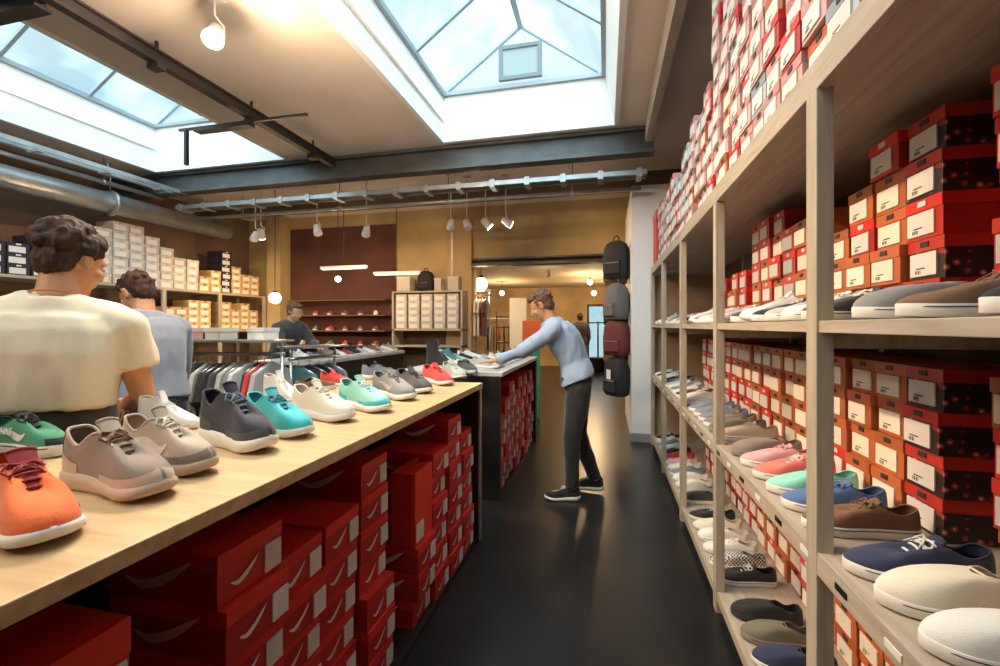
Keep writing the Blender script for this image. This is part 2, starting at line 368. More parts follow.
lamps = [(254, 239, 6.6, (-6.2, 6.2, 1.6), 'double', M_lens2), (262, 237, 6.75, (-5.5, 6.9, 1.0), '', M_lens2), (318, 233, 6.3, (-3.3, 5.2, 1), '', M_lampwhite), (366, 234, 6.3, (-4.5, 7.3, 1.3), '', M_lens),
         (450, 228, 6.2, (-2.9, 7.2, 1.7), '', M_lens), (468, 227, 6.2, (-1, 5, 1), '', M_lampwhite), (489, 226, 6.2, (0, 6.5, 1.2), '', M_lens2), (510, 224, 6.2, (.5, 7.0, 1.8), '', M_lens2)]
ll = ['white spotlight over the far end of the left wall shelves, first of a pair', 'white spotlight paired with the one over the left wall shelf end',
      'angled unlit white spotlight above the dark-clothed shopper', 'lit white spotlight pointing down over the shoe wall', 'bright lit spotlight above the white box shelf unit',
      'unlit white spotlight next to the bright one above the white boxes', 'small spotlight third along the row above the rear opening', 'end spotlight of the rear row nearest the hanging bags']
for (px, py, d_, aim, _, ln), lb in zip(lamps, ll):
    x, y = atd(px, d_); z = CZ+(HY-py)*d_/F
    spotlamp(lb, (x, y, z), aim, 0 if ln is M_lampwhite else 42, W2, ln, spot=2.2, size=.06)
def bare_light(label, px, py, d_, energy, col=W2, r=.07):
    x, y = atd(px, d_); z = CZ+(HY-py)*d_/F
    t = thing('globe_lamp', label, 'lamp', (x, y, z))
    top = (2.74 if y > BY else H)-z
    MB().ell((0, 0, 0), (r, r, r), 16, 10).build('globe', mat('warm_globe', (1, .8, .5), .4, emit=(1, .78, .45), estr=14), t)
    MB().tube([(0, 0, r*.9), (0, 0, top)], .006).build('cord', M_black, t); MB().tube([(0, 0, r*.8), (0, 0, r*1.3)], r*.4).build('lamp_cap', M_black, t)
    light('POINT', (x, y, z-r-.03), energy, col, .05)
bare_light('glowing globe lamp by the ochre pillar at the left shelf end', 275, 298, 6.85, 30, r=.085)
bare_light('warm globe lamp glowing beside the plaster pillar above striped clothes', 481, 284, 8.2, 40, r=.12)
bare_light('globe lamp hanging in the rear room near the door, upper one', 590, 282, 11.5, 50)
bare_light('globe lamp hanging in the rear room near the door, lower one', 594, 293, 13.0, 50)
bare_light('small globe lamp far back above the rear racks', 502, 293, 13.5, 60)
bare_light('small globe lamp on the dark red shoe wall', 338, 279, 7.1, 10, r=.045)

# ------------------------------------------------------------------ shoes
L0 = .29
def interp(tab, x):
    if x <= tab[0][0]: return tab[0][1]
    for (a, va), (b_, vb) in zip(tab, tab[1:]):
        if x <= b_:
            t_ = (x-a)/(b_-a); t_ = t_*t_*(3-2*t_); return va+(vb-va)*t_
    return tab[-1][1]
STY = {
 'runner': dict(th=[(0, .036), (.3, .032), (.7, .024), (1, .022)], spring=.014, heelup=.006, zt=[(0, .106), (.035, .108), (.2, .080), (.38, .106), (.5, .090), (.62, .068), (1, .06)], vamp=.62, bulge=1.10, ow=.027, tongue=.022, laces=5, w=1.0),
 'lowtop': dict(th=[(0, .028), (1, .025)], spring=.004, heelup=0, zt=[(0, .078), (.035, .078), (.2, .062), (.40, .082), (.5, .072), (.60, .056), (1, .05)], vamp=.60, bulge=1.03, ow=.027, tongue=.012, laces=4, w=.98),
 'slipon': dict(th=[(0, .028), (1, .025)], spring=.004, heelup=0, zt=[(0, .074), (.035, .074), (.2, .058), (.36, .078), (.44, .080), (.5, .078), (1, .05)], vamp=.46, bulge=1.03, ow=.029, tongue=0, laces=0, w=.98),
 'hightop': dict(th=[(0, .030), (1, .024)], spring=.006, heelup=0, zt=[(0, .150), (.035, .152), (.2, .140), (.36, .155), (.45, .115), (.60, .070), (1, .05)], vamp=.60, bulge=1.04, ow=.029, tongue=.02, laces=6, w=1.0),
 'boot': dict(th=[(0, .034), (1, .022)], spring=.01, heelup=0, zt=[(0, .24), (.035, .24), (.2, .24), (.38, .245), (.46, .15), (.60, .075), (1, .05)], vamp=.60, bulge=1.04, ow=.034, tongue=.015, laces=7, w=1.0),
}
BASEW = [(0, .034), (.12, .0355), (.4, .0345), (.55, .040), (.72, .0475), (.86, .046), (1, .040)]
def hw(s):
    w = interp(BASEW, s)
    if s < .12: w *= math.sqrt(max(0, 1-((.12-s)/.12)**2))
    if s > .76: w *= max(0, 1-((s-.76)/.24)**2.3)**.5
    return w
def yc(s): return .006*math.sin(PI*s)-.004*s
def opening(x, st):
    v = st['vamp']; o = st['ow']
    if x < .12: return o*math.sqrt(max(0, 1-((.12-x)/.088)**2)) if x > .032 else 0
    if v < .5:
        return o*math.sqrt(max(0, 1-(max(0, x-.25)/(v-.25))**2.2))
    if x < .32: return o
    if x < .44: return o+(.015-o)*((x-.32)/.12)
    return .015-.006*(x-.44)/(v-.44) if x < v-.02 else .009*math.sqrt(max(0, (v-x)/.02))
def rocker(s, st): return st['spring']*max(0, (s-.68)/.32)**2+st['heelup']*max(0, (.12-s)/.12)**2
def ztop_sole(s, st): return rocker(s, st)+interp(st['th'], s)
def surf(s, side, u, st):
    """upper surface: station s along the sole, side +-1, u 0 at the sole .. 1 at the opening"""
    B = Vector((s*L0, side*hw(s)*.97*st['w']+yc(s), ztop_sole(s, st)-.003))
    x0 = .035; v = st['vamp']; sw = min(.4, v*.8)
    xt = (s+x0*(1-s/sw)) if s < sw else sw+(v-sw)*(((s-sw)/(1-sw))**.8)
    T = Vector((xt*L0, side*opening(xt, st)+yc(xt), interp(st['zt'], xt)))
    th = u*PI/2; a = max(0.0, math.cos(th))**.9; z = math.sin(th)**(.95)
    return Vector((T.x+(B.x-T.x)*a, T.y+(B.y-T.y)*a, B.z+(T.z-B.z)*z))
def build_shoe(kind):
    st = STY[kind]; M_ = 22; ST = [(1-math.cos(PI*i/M_))/2 for i in range(M_+1)]
    loop = [(s, 1) for s in ST]+[(s, -1) for s in ST[-2:0:-1]]
    parts = {}
    so = MB(); rows = []
    prof = ((0, .90), (.10, .985), (.35, 1.0*st['bulge']), (.75, 1.0*st['bulge']), (1, 1.0)) if st['bulge'] > 1.05 else ((0, .96), (.08, 1.01), (.95, 1.02), (1, 1.0))
    for f, k in prof:
        rows.append([Vector((s*L0+((k-1)*.05 if s > .5 else -(k-1)*.05), sd*hw(s)*k*st['w']+yc(s), rocker(s, st)+interp(st['th'], s)*f)) for s, sd in loop])
    so.grid(rows, 0, True); n = len(loop); so.f.append(list(range(n))[::-1]); so.m.append(0); so.sm.append(False)
    b0 = (len(rows)-1)*n; so.f.append([b0+i for i in range(n)]); so.m.append(0); so.sm.append(False)
    parts['sole'] = so
    up = MB(); K = 9
    up.grid([[surf(s, sd, k/K, st) for s, sd in loop] for k in range(K+1)], 0, True)
    # thickness: a second inner skin for the collar third
    up.grid([[surf(s, sd, k/K, st)*1.0+Vector((0, -sd*.0035, -.0005)) for s, sd in loop] for k in range(K, 2, -1)], 0, True)
    parts['upper'] = up
    ins = MB(); ins.poly([Vector((s*L0*.93+.008, sd*hw(s)*.86*st['w']+yc(s), ztop_sole(s, st)+.004)) for s, sd in loop]); parts['insole'] = ins
    co = MB(); v = st['vamp']
    xs = [.036+(min(.42, v)-.036)*(1-math.cos(PI*i/14))/2 for i in range(15)]
    cp = [Vector((x*L0, opening(x, st)+yc(x), interp(st['zt'], x))) for x in xs][::-1]+[Vector((x*L0, -opening(x, st)+yc(x), interp(st['zt'], x))) for x in xs[1:]]
    co.tube(cp, .0034 if st['bulge'] > 1.05 else .0022, 6, closed=(v < .5)); parts['collar'] = co
    if st['laces']:
        tg = MB(); rows = []
        for i in range(9):
            f = i/8; x = v-.01+(.36-v+.01)*f; zt = interp(st['zt'], x)+.0015
            if f > .7: x -= .012*(f-.7); zt += st['tongue']*((f-.7)/.3)
            w_ = .011+.009*f
            rows.append([Vector((x*L0, yc(x)+w_*q, zt+.004*(1-q*q)-.004)) for q in (-1, -.5, 0, .5, 1)])
        tg.grid(rows); tg.grid([[p-Vector((.004, 0, .001)) for p in r] for r in rows][::-1])
        e = [r[0] for r in rows]; tg.tube([rows[-1][j] for j in range(5)], .003, 6)
        parts['tongue'] = tg
        la = MB(); nl = st['laces']
        for i in range(nl):
            x = v-.018-(v-.018-.425)*i/max(1, nl-1); xz = interp(st['zt'], x); w_ = opening(x, st)+.006; dx = .012*(1 if i % 2 else -1)
            la.tube([Vector(((x-dx/8)*L0, yc(x)-w_, xz)), Vector((x*L0, yc(x)-w_*.4, xz+.0045)), Vector((x*L0, yc(x)+w_*.4, xz+.0045)), Vector(((x+dx/8)*L0, yc(x)+w_, xz+.001))], .0027, 6)
        x = .44; z = interp(st['zt'], x)+.006
        for sd in (1, -1):
            la.tube([Vector((x*L0, yc(x), z)), Vector((x*L0-.006, sd*.016, z+.004)), Vector((x*L0+.004, sd*.027, z-.006)), Vector((x*L0+.016, sd*.020, z-.012)), Vector((x*L0+.004, 0, z))], .0024, 6)
            la.tube([Vector((x*L0, 0, z)), Vector((x*L0+.012, sd*.012, z)), Vector((x*L0+.03, sd*.022, z-.014))], .0016, 6)
        parts['laces'] = la
    # heel tab and toe cap / side marks
    def patch(fn, nu=14, nv=3, off=.0012):
        rs = []
        for i in range(nu+1):
            r = []
            for j in range(nv+1):
                s, u, sd = fn(i/nu, j/nv); p = surf(s, sd, u, st); e = surf(min(1, s+.01), sd, u, st)-p; g = surf(s, sd, min(1, u+.02), st)-p
                nn = e.cross(g); nn = nn.normalized() if nn.length > 1e-12 else Vector((0, sd, 0))
                if nn.y*sd < 0: nn = -nn
                r.append(p+nn*off)
            rs.append(r)
        return rs
    for sd in (1, -1):
        sw = MB()
        def swoosh(a, b_, sd=sd):
            # tail high at the heel side, belly low, short pointed front
            s = .16+.47*a; mid = .62-.42*math.sin(PI*min(1, a*1.12)*.62)+(.0 if a < .82 else (a-.82)*.9)
            wd = .16*math.sin(PI*min(1, max(0, a))**1.4)**.8+.004
            return (s, max(.08, mid+(b_-.5)*wd*1.2), sd)
        sw.grid(patch(swoosh)); parts['swoosh' if sd > 0 else 'swoosh_far'] = sw
    if st['bulge'] > 1.05:
        mg = MB()
        for sd in (1, -1): mg.grid(patch(lambda a, b_, sd=sd: (.50+.499*math.sin(a*PI/2), .02+b_*(.10+.26*a**1.5), sd), 16, 3, .0014))
        parts['mudguard'] = mg; hk = MB()
        for sd in (1, -1): hk.grid(patch(lambda a, b_, sd=sd: (.001+.24*a*a, .02+b_*(.62-.42*a), sd), 12, 3, .0014))
        parts['heel_counter'] = hk; ey = MB()
        for sd in (1, -1): ey.grid(patch(lambda a, b_, sd=sd: (.42+.5*a, .80+.19*b_, sd), 10, 2, .0014))
        parts['eyestay'] = ey
    st_ = MB()
    if st['bulge'] < 1.05:    # thin line round the rubber sidewall
        st_.grid([[Vector((s*L0, sd*hw(s)*1.035*st['w']+yc(s), rocker(s, st)+interp(st['th'], s)*f)) for s, sd in loop] for f in (.72, .82)], 0, True)
        parts['sidewall_line'] = st_
    else:
        parts['heel_tab'] = MB().grid(patch(lambda a, b_: (.03*abs(2*a-1)**1.0*1.2+.0005, .35+.6*b_, 1 if a > .5 else -1), 8, 4, .002))
    hc = MB(); hc.grid(patch(lambda a, b_: (.9+.1*math.sin(PI*a)*.999, .02+.3*b_, 1 if a < .5 else -1), 12, 3, .0012)) if kind != 'slipon' else None
    parts['toe_cap'] = hc if kind != 'slipon' else None
    out = {}
    for k, mb in parts.items():
        if mb is None or not mb.v: continue
        mb.v = [(p[0]-L0/2, p[1], p[2]) for p in mb.v]
        out[k] = mb
    return out
SHOE_MB = {k: build_shoe(k) for k in STY}
SHOE_ME = {}
def shoe_mesh(kind, part):
    if (kind, part) not in SHOE_ME: SHOE_ME[(kind, part)] = SHOE_MB[kind][part].mesh(part, fix=(part in ('sole',)))
    return SHOE_ME[(kind, part)]
def simple_mesh(kind):
    if ('all', kind) not in SHOE_ME:
        mb = MB()
        for k, p in SHOE_MB[kind].items():
            if k in ('swoosh', 'swoosh_far', 'heel_tab', 'sidewall_line', 'toe_cap', 'mudguard', 'heel_counter', 'eyestay'): continue
            b0 = len(mb.v); mb.v += p.v; mb.f += [[i+b0 for i in f] for f in p.f]; mb.sm += p.sm
            mi = {'sole': 1, 'laces': 2, 'insole': 3, 'tongue': 0, 'collar': 0}.get(k, 0); mb.m += [mi]*len(p.f)
        SHOE_ME[('all', kind)] = mb.mesh('shoe')
    return SHOE_ME[('all', kind)]
COL = dict(white=(.80, .78, .74), cream=(.82, .74, .60), navy=(.020, .03, .085), darknavy=(.018, .020, .04), black=(.015, .014, .014), grey=(.27, .26, .25), lightgrey=(.50, .49, .47),
           taupe=(.26, .20, .16), beige=(.52, .40, .30), turquoise=(.05, .50, .56), mint=(.30, .72, .60), red=(.65, .05, .04), darkred=(.32, .02, .02), orange=(.90, .16, .03), green=(.04, .26, .14),
           coral=(.85, .20, .16), pink=(.75, .40, .40), olive=(.17, .15, .10), brown=(.20, .10, .05), charcoal=(.06, .06, .065), blue=(.08, .16, .36), slate=(.20, .24, .30), palegreen=(.45, .50, .42), tan=(.45, .30, .17), yellow=(.75, .6, .2), teal=(.05, .2, .24))
def fab(c):
    return mat('fabric_'+c, COL[c],   .8, var=.07, bump=.2, scale=480, sheen=.2) if c != 'checker' else (MATS.get('checker') or pattern_mat('checker', (.75, .74, .7), (.02, .02, .02), 110, kind='CHECKER'))
def shoe(label, x, y, z, yaw, kind, col, sole='white', lace=None, length=.29, tilt=0, group=None, detail=True, swoosh=None, name=None, collar=None, wsc=1.0, hsc=1.0, heel=None, toe=None, guard=None):
    lace = lace or col; s = length/L0
    nm = name or {'runner': 'running_shoe', 'lowtop': 'sneaker', 'slipon': 'slip_on_shoe', 'hightop': 'high_top_sneaker', 'boot': 'boot'}[kind]
    msole = M_rubber if sole == 'white' else fab(sole)
    mi = fab('charcoal') if col not in ('white', 'cream', 'beige') else fab('beige')
    if not detail:
        o = obj(nm, simple_mesh(kind), [fab(col), msole, fab(lace), mi]); o.location = (x, y, z); o.rotation_euler = (0, 0, yaw); o.scale = (s, s*wsc, s*hsc)
        return tag(o, label, 'shoe', group)
    t = thing(nm, label, 'shoe', (x, y, z), yaw, group, (s, s*wsc, s*hsc))
    for k in SHOE_MB[kind]:
        if k.startswith('swoosh') and not swoosh: continue
        if k == 'toe_cap' and not toe: continue
        if k == 'heel_tab' and not heel: continue
        m = {'sole': msole, 'upper': fab(col), 'insole': mi, 'collar': fab(collar or col), 'tongue': fab(collar or col), 'laces': fab(lace), 'swoosh': fab(swoosh or 'white'), 'swoosh_far': fab(swoosh or 'white'),
             'mudguard': fab(guard or col), 'heel_counter': fab(guard or heel or col), 'eyestay': fab(guard or col), 'sidewall_line': fab('charcoal' if sole == 'white' else 'black'), 'heel_tab': fab(heel or col), 'toe_cap': fab(toe or col)}[k]
        par = t
        o = obj(k.replace('_far', ''), shoe_mesh(kind, k), m, par)
        if k.startswith('swoosh') and swoosh: o['label'] = swoosh+' swoosh mark'
    return t
def shoe_px(label, hp, tp, z, kind, col, minl=.25, maxl=.31, **kw):
    hx, hy = onz(*hp, z); tx, ty = onz(*tp, z)
    L_ = math.hypot(tx-hx, ty-hy); yaw = math.atan2(ty-hy, tx-hx); Lc = min(maxl, max(minl, L_))
    # keep the toe where it is seen
    cx = tx-math.cos(yaw)*Lc/2; cy = ty-math.sin(yaw)*Lc/2
    return shoe(label, cx, cy, z, yaw, kind, col, length=Lc, **kw)

# ------------------------------------------------------------------ counter with the large shoes
ZT = 1.03
def counter(name, label, x0, x1, y0, y1, z, top, near_end=True):
    t = thing(name, label, 'counter', (x1, y0, 0)); w = x0-x1; ln = y1-y0
    MB().box(w, 0, 0, ln, z-.035, z-.001).build('worktop', top, t, bevel=.003)
    if near_end: MB().box(w+.03, -.02, 0, .035, 0, z-.036).build('end_panel', M_dark, t, bevel=.002)
    MB().box(w+.03, -.02, ln-.035, ln, 0, z-.036).build('end_panel', M_dark, t, bevel=.002)
    MB().box(w+.31, w+.34, .036, ln-.036, 0, z-.036).build('back_panel', M_dark, t)
    MB().box(w+.345, -.03, .036, ln-.036, 0, .03).build('bottom_board', M_dark, t)
    MB().box(-.024, -.008, ln-.034, ln-.001, .01, z-.037).build('edge_strip', M_alu, t)
    n = max(1, int(ln/1.3))
    for i in range(1, n): MB().box(w+.345, -.30, i*ln/n-.012, i*ln/n+.012, .031, z-.036).build('divider', M_dark, t)
    return t
counter('display_counter', 'long display counter with pale plywood top and red shoeboxes stacked below', -1.62, -.78, -.6, 2.80, ZT, M_top, True)
counter('display_counter', 'second display counter where the man in the blue shirt leans', -1.70, -.80, 3.45, 5.35, ZT, mat('grey_white_top', (.62, .60, .58), .4, var=.1, scale=3))
shoe_px('orange running shoe with dark red laces and white sole at the counter corner', (-48, 478), (57, 548), ZT, 'runner', 'orange', lace='darkred', collar='darkred', minl=.3, maxl=.31, hsc=1.0, heel='red', guard='orange')
o = shoe_px('green and black low shoe with pale swoosh at the back of the counter', (-2, 452), (66, 456), ZT, 'lowtop', 'green', minl=.25, swoosh='white', lace='black', collar='black', hsc=1.5, toe='black')
shoe_px('taupe grey running shoe with strap laces beside the orange shoe', (58, 480), (167, 499), ZT, 'runner', 'taupe', sole='beige', lace='brown', collar='beige', hsc=1.15, heel='pink', guard='beige')
shoe_px('beige lace-up sneaker between the taupe shoe and the dark navy one', (140, 468), (214, 474), ZT, 'runner', 'beige', sole='beige', lace='cream', swoosh='cream', minl=.27, hsc=1.35, guard='taupe')
shoe_px('white high shoe half hidden behind the beige sneaker', (158, 428), (200, 428), ZT, 'hightop', 'white', minl=.22, maxl=.26)
shoe_px('dark navy running shoe with white sole tip in the counter row', (200, 440), (272, 453), ZT, 'runner', 'darknavy', minl=.26, hsc=1.42, lace='slate', guard='charcoal')
shoe_px('bright turquoise running shoe with pale sole on the counter', (248, 428), (310, 438), ZT, 'runner', 'turquoise', minl=.25, hsc=1.12, lace='teal')
shoe_px('white shoe standing behind the cream one on the counter', (262, 400), (302, 404), ZT, 'hightop', 'white', minl=.24, maxl=.25)
shoe_px('cream running shoe between the turquoise and mint ones', (293, 415), (353, 422), ZT, 'runner', 'cream', minl=.25, hsc=1.1, guard='white')
shoe_px('mint green running shoe with white sole on the counter', (330, 404), (389, 413), ZT, 'runner', 'mint', minl=.25, hsc=1.08, guard='turquoise', lace='white')
shoe_px('brown and black shoe at the back behind the mint shoe', (305, 392), (335, 388), ZT, 'lowtop', 'brown', minl=.25, lace='white', detail=True)
shoe_px('red-heeled shoe peeking up between mint and grey shoes', (325, 385), (352, 386), ZT, 'runner', 'red', minl=.22)
shoe_px('grey running shoe with pale swoosh between mint and charcoal shoes', (356, 392), (414, 401), ZT, 'runner', 'grey', minl=.26, swoosh='lightgrey', hsc=1.1, guard='slate')
shoe_px('charcoal running shoe beside the red one on the counter', (386, 386), (430, 394), ZT, 'runner', 'charcoal', minl=.25)
shoe_px('red running shoe with white sole line near the counter end', (408, 378), (451, 386), ZT, 'runner', 'red', minl=.25, hsc=.95)
shoe_px('pale grey-green shoe next to the red one near the counter end', (426, 371), (463, 380), ZT, 'runner', 'palegreen', minl=.24, hsc=.9)
shoe_px('black low shoe with white sole at the very counter end', (440, 366), (475, 374), ZT, 'lowtop', 'charcoal', minl=.25)
shoe_px('lavender grey shoe behind the grey running shoe', (362, 380), (398, 377), ZT, 'runner', 'slate', minl=.24)
# word mark on the green shoe
def text_mesh(body, size, depth=.0006):
    cu = bpy.data.curves.new('lettering', 'FONT'); cu.body = body; cu.size = size; cu.extrude = depth; cu.align_x = 'CENTER'
    tmp = bpy.data.objects.new('tmp', cu); C.objects.link(tmp); bpy.context.view_layer.update()
    me = bpy.data.meshes.new_from_object(tmp.evaluated_get(bpy.context.evaluated_depsgraph_get())); bpy.data.objects.remove(tmp); return me
tx = obj('lettering', text_mesh('NIKE', .022), fab('white'), o); tx.location = (-.045, -.0385, .048); tx.rotation_euler = (1.35, 0, 0)
# second counter and table C shoes
cs = ['white', 'lightgrey', 'charcoal', 'white', 'slate', 'white', 'grey', 'black', 'white', 'navy', 'lightgrey', 'red']
for i, cc in enumerate(cs):
    y = 3.62+i*.145; k = ['lowtop', 'runner'][i % 2]
    if 3.55 < y < 3.75: x = -1.2
    else: x = -1.02
    w = ['first', 'second', 'third', 'fourth', 'fifth', 'sixth', 'seventh', 'eighth', 'ninth', 'tenth', 'eleventh', 'last'][i]
    shoe('%s %s on the second counter, %s along its aisle edge' % ({'slate': 'blue-grey', 'lightgrey': 'pale grey'}.get(cc, cc), {'lowtop': 'low sneaker', 'runner': 'running shoe'}[k], w), x, y, ZT, random.uniform(-.35, .15), k, cc, length=.27, detail=i < 5, group='shoes on the second counter')
for i, (cc, k) in enumerate((('black', 'boot'), ('cream', 'hightop'), ('teal', 'hightop'), ('lightgrey', 'lowtop'), ('black', 'lowtop'), ('white', 'runner'), ('charcoal', 'lowtop'))):
    lb = ['tall black lace boot with pale sole on the second counter', 'cream high-top behind the tall black boot', 'teal high-top beside the tall black boot', 'pale grey sneaker at the counter back rim, past the boot', 'black sneaker at the back of the second counter', 'white running shoe at the back of the second counter', 'charcoal sneaker furthest back on the second counter'][i]
    shoe(lb, -1.45+(.05 if k == 'boot' else 0), 3.66+i*.2, ZT, -.1+random.uniform(-.2, .3), k, cc, length=.28, lace='white' if i == 0 else None, detail=i < 3, group='shoes at the back of the second counter')
t = thing('display_table', 'low display table by the left racks with shoes and folded goods', 'table', (-3.25, 5.1, 0))
MB().box(-.4, .3, -1.1, 1.1, .99, 1.03).build('table_top', mat('pale_table', (.55, .53, .50), .45), t, bevel=.003)
MB().box(-.38, .28, -1.08, 1.08, .6, .988).build('side_skirt', M_dark, t)
for sx in (-.36, .26):
    for sy in (-1.05, 1.05): MB().box(sx-.025, sx+.025, sy-.025, sy+.025, 0, .598).build('table_leg', M_dark, t)
for i in range(13):
    cc = ['white', 'slate', 'charcoal', 'taupe', 'white', 'darkred', 'black', 'lightgrey', 'white', 'brown', 'beige', 'white', 'grey'][i]
    nm = ['first', 'second', 'third', 'fourth', 'fifth', 'sixth', 'seventh', 'eighth', 'ninth', 'tenth', 'eleventh', 'twelfth', 'last'][i]
    shoe('%s sneaker on the low display table, %s along' % ({'slate': 'blue-grey', 'lightgrey': 'pale grey', 'darkred': 'dark red'}.get(cc, cc), nm), -3.13, 4.08+i*.165, 1.03, random.uniform(-.3, .1), ['lowtop', 'runner'][i % 3 == 0], cc, length=.28, detail=False, group='shoes on the low display table')

# ------------------------------------------------------------------ shelving on the right
XS = .53
SH = [(2.008, 2.09), (1.383, 1.415), (.764, .823), (.055, .105)]       # board bottoms and tops
t = thing('shoe_shelving', 'tall pale pine shoe shelving lining the aisle, full of shoeboxes and shoes', 'shelving', (XS, 0, 0))
PY = [.27, 1.32, 2.38, 3.42, 4.50, 5.53]
for z0, z1 in SH:
    MB().box(0, .76, .24, 5.58, z0 if z1-z0 < .07 else z1-.03, z1-.0015).build('shelf_board', M_shelf, t, bevel=.002)
    if z1-z0 >= .055: MB().box(-.004, .02, .24, 5.58, z0, z1-.002).build('shelf_fascia', M_shelf, t, bevel=.002)
for y in PY:
    MB().box(-.006, .034, y-.03, y+.03, 0, 2.008).build('upright', M_post, t, bevel=.002)
    MB().box(.70, .74, y-.02, y+.02, 0, 2.06).build('rear_upright', M_post, t)
    for z0, z1 in SH[1:3]: MB().box(.034, .70, y-.02, y+.02, z0-.04, z0-.001).build('shelf_bearer', M_post, t)
MB().box(0, .76, 5.585, 5.605, 0, 2.0).build('end_panel', mat('tan_board', (.50, .33, .20), .6, var=.15, scale=4), t)
# backboard strip on shelf edges: price labels
for i in range(26):
    y = .6+i*.19
    MB().box(-.007, -.0045, y-.025, y+.025, .785, .80).build('price_tag', M_black if i % 2 else M_lampwhite, t)
# shoe rows
order = ['first', 'second', 'third', 'fourth', 'fifth', 'sixth', 'seventh', 'eighth', 'ninth', 'tenth']
bayname = ['nearest bay', 'second bay', 'third bay', 'fourth bay', 'last bay']
def bay(y):
    for i in range(5):
        if PY[i] <= y < PY[i+1]: return i
    return 4
rows = {
 'mid': (1.415, 'eye-level shelf', [('white', 'lowtop'), ('black', 'lowtop'), ('brown', 'lowtop'), ('grey', 'slipon'), ('charcoal', 'lowtop'), ('white', 'lowtop'), ('lightgrey', 'lowtop'), ('black', 'lowtop'), ('white', 'runner'), ('charcoal', 'lowtop'), ('white', 'lowtop'), ('lightgrey', 'slipon'), ('white', 'lowtop'), ('cream', 'lowtop'), ('slate', 'lowtop'), ('white', 'runner'), ('black', 'lowtop'), ('white', 'lowtop'), ('red', 'lowtop'), ('white', 'lowtop'), ('lightgrey', 'lowtop'), ('navy', 'lowtop'), ('white', 'lowtop'), ('charcoal', 'lowtop'), ('slate', 'lowtop'), ('white', 'lowtop'), ('white', 'runner'), ('blue', 'lowtop'), ('white', 'lowtop'), ('lightgrey', 'lowtop')]),
 'low': (.823, 'waist-high shelf', [('white', 'slipon'), ('cream', 'slipon'), ('navy', 'lowtop'), ('brown', 'lowtop'), ('blue', 'lowtop'), ('mint', 'lowtop'), ('coral', 'lowtop'), ('pink', 'lowtop'), ('taupe', 'slipon'), ('beige', 'lowtop'), ('olive', 'slipon'), ('taupe', 'lowtop'), ('slate', 'lowtop'), ('grey', 'lowtop'), ('slate', 'lowtop'), ('lightgrey', 'lowtop'), ('cream', 'lowtop'), ('charcoal', 'lowtop'), ('white', 'lowtop'), ('slate', 'lowtop'), ('white', 'lowtop'), ('lightgrey', 'lowtop'), ('slate', 'lowtop'), ('black', 'lowtop'), ('white', 'lowtop'), ('white', 'lowtop'), ('black', 'lowtop'), ('white', 'lowtop'), ('white', 'lowtop'), ('charcoal', 'lowtop')]),
 'bot': (.105, 'bottom shelf', [('grey', 'lowtop'), ('navy', 'lowtop'), ('white', 'lowtop'), ('white', 'slipon'), ('navy', 'slipon'), ('navy', 'slipon'), ('olive', 'slipon'), ('black', 'slipon'), ('black', 'lowtop'), ('checker', 'slipon'), ('white', 'lowtop'), ('white', 'slipon'), ('cream', 'lowtop'), ('black', 'lowtop'), ('charcoal', 'slipon'), ('lightgrey', 'lowtop'), ('white', 'lowtop'), ('white', 'slipon'), ('slate', 'lowtop'), ('white', 'lowtop'), ('pink', 'lowtop'), ('red', 'lowtop'), ('black', 'lowtop'), ('white', 'lowtop'), ('slate', 'lowtop'), ('white', 'lowtop'), ('black', 'lowtop'), ('white', 'lowtop'), ('white', 'runner'), ('black', 'lowtop'), ('white', 'lowtop')]),
}
YS = {'mid': [.62, .80, 1.0, 1.16], 'low': [.94, 1.085, 1.21], 'bot': [1.0, 1.2]}
cn = {'slate': 'blue-grey', 'lightgrey': 'pale grey', 'palegreen': 'pale green', 'checker': 'black-and-white checkered', 'darknavy': 'dark navy'}
kn = {'lowtop': 'laced canvas sneaker', 'slipon': 'slip-on shoe', 'runner': 'running shoe', 'hightop': 'high-top'}
for key, (z, lev, lst) in rows.items():
    ys = list(YS[key]); y = 1.44
    while len(ys) < len(lst):
        if any(abs(y-p) < .085 for p in PY): y += .02; continue
        ys.append(y); y += .148
    cnt = {}
    for (cc, k), y in zip(lst, ys):
        if y > 5.4: continue
        b_ = bay(y); cnt[b_] = cnt.get(b_, 0)+1
        sole = 'white'
        if cc == 'olive' or (cc == 'taupe' and k == 'slipon'): sole = 'taupe'
        if cc == 'black' and k == 'slipon': sole = 'black'
        L_ = .30 if key == 'low' and cc == 'cream' and y < 1.3 else .285
        lb = '%s %s, %s shoe in the %s on the %s' % (cn.get(cc, cc), kn[k], order[min(9, cnt[b_]-1)], bayname[b_], lev)
        if key == 'low' and 1.2 < y < 1.23: L_ = .29
        shoe(lb, XS+.018+L_/2, y, z, PI+random.uniform(-.08, .12), k, cc, sole=sole, length=L_, lace='white' if cc in ('navy', 'black', 'teal', 'charcoal', 'coral') else cc, detail=(y < 3.0),
             group='shoes along the '+lev, hsc=1.0 if key != 'low' else 1.05)

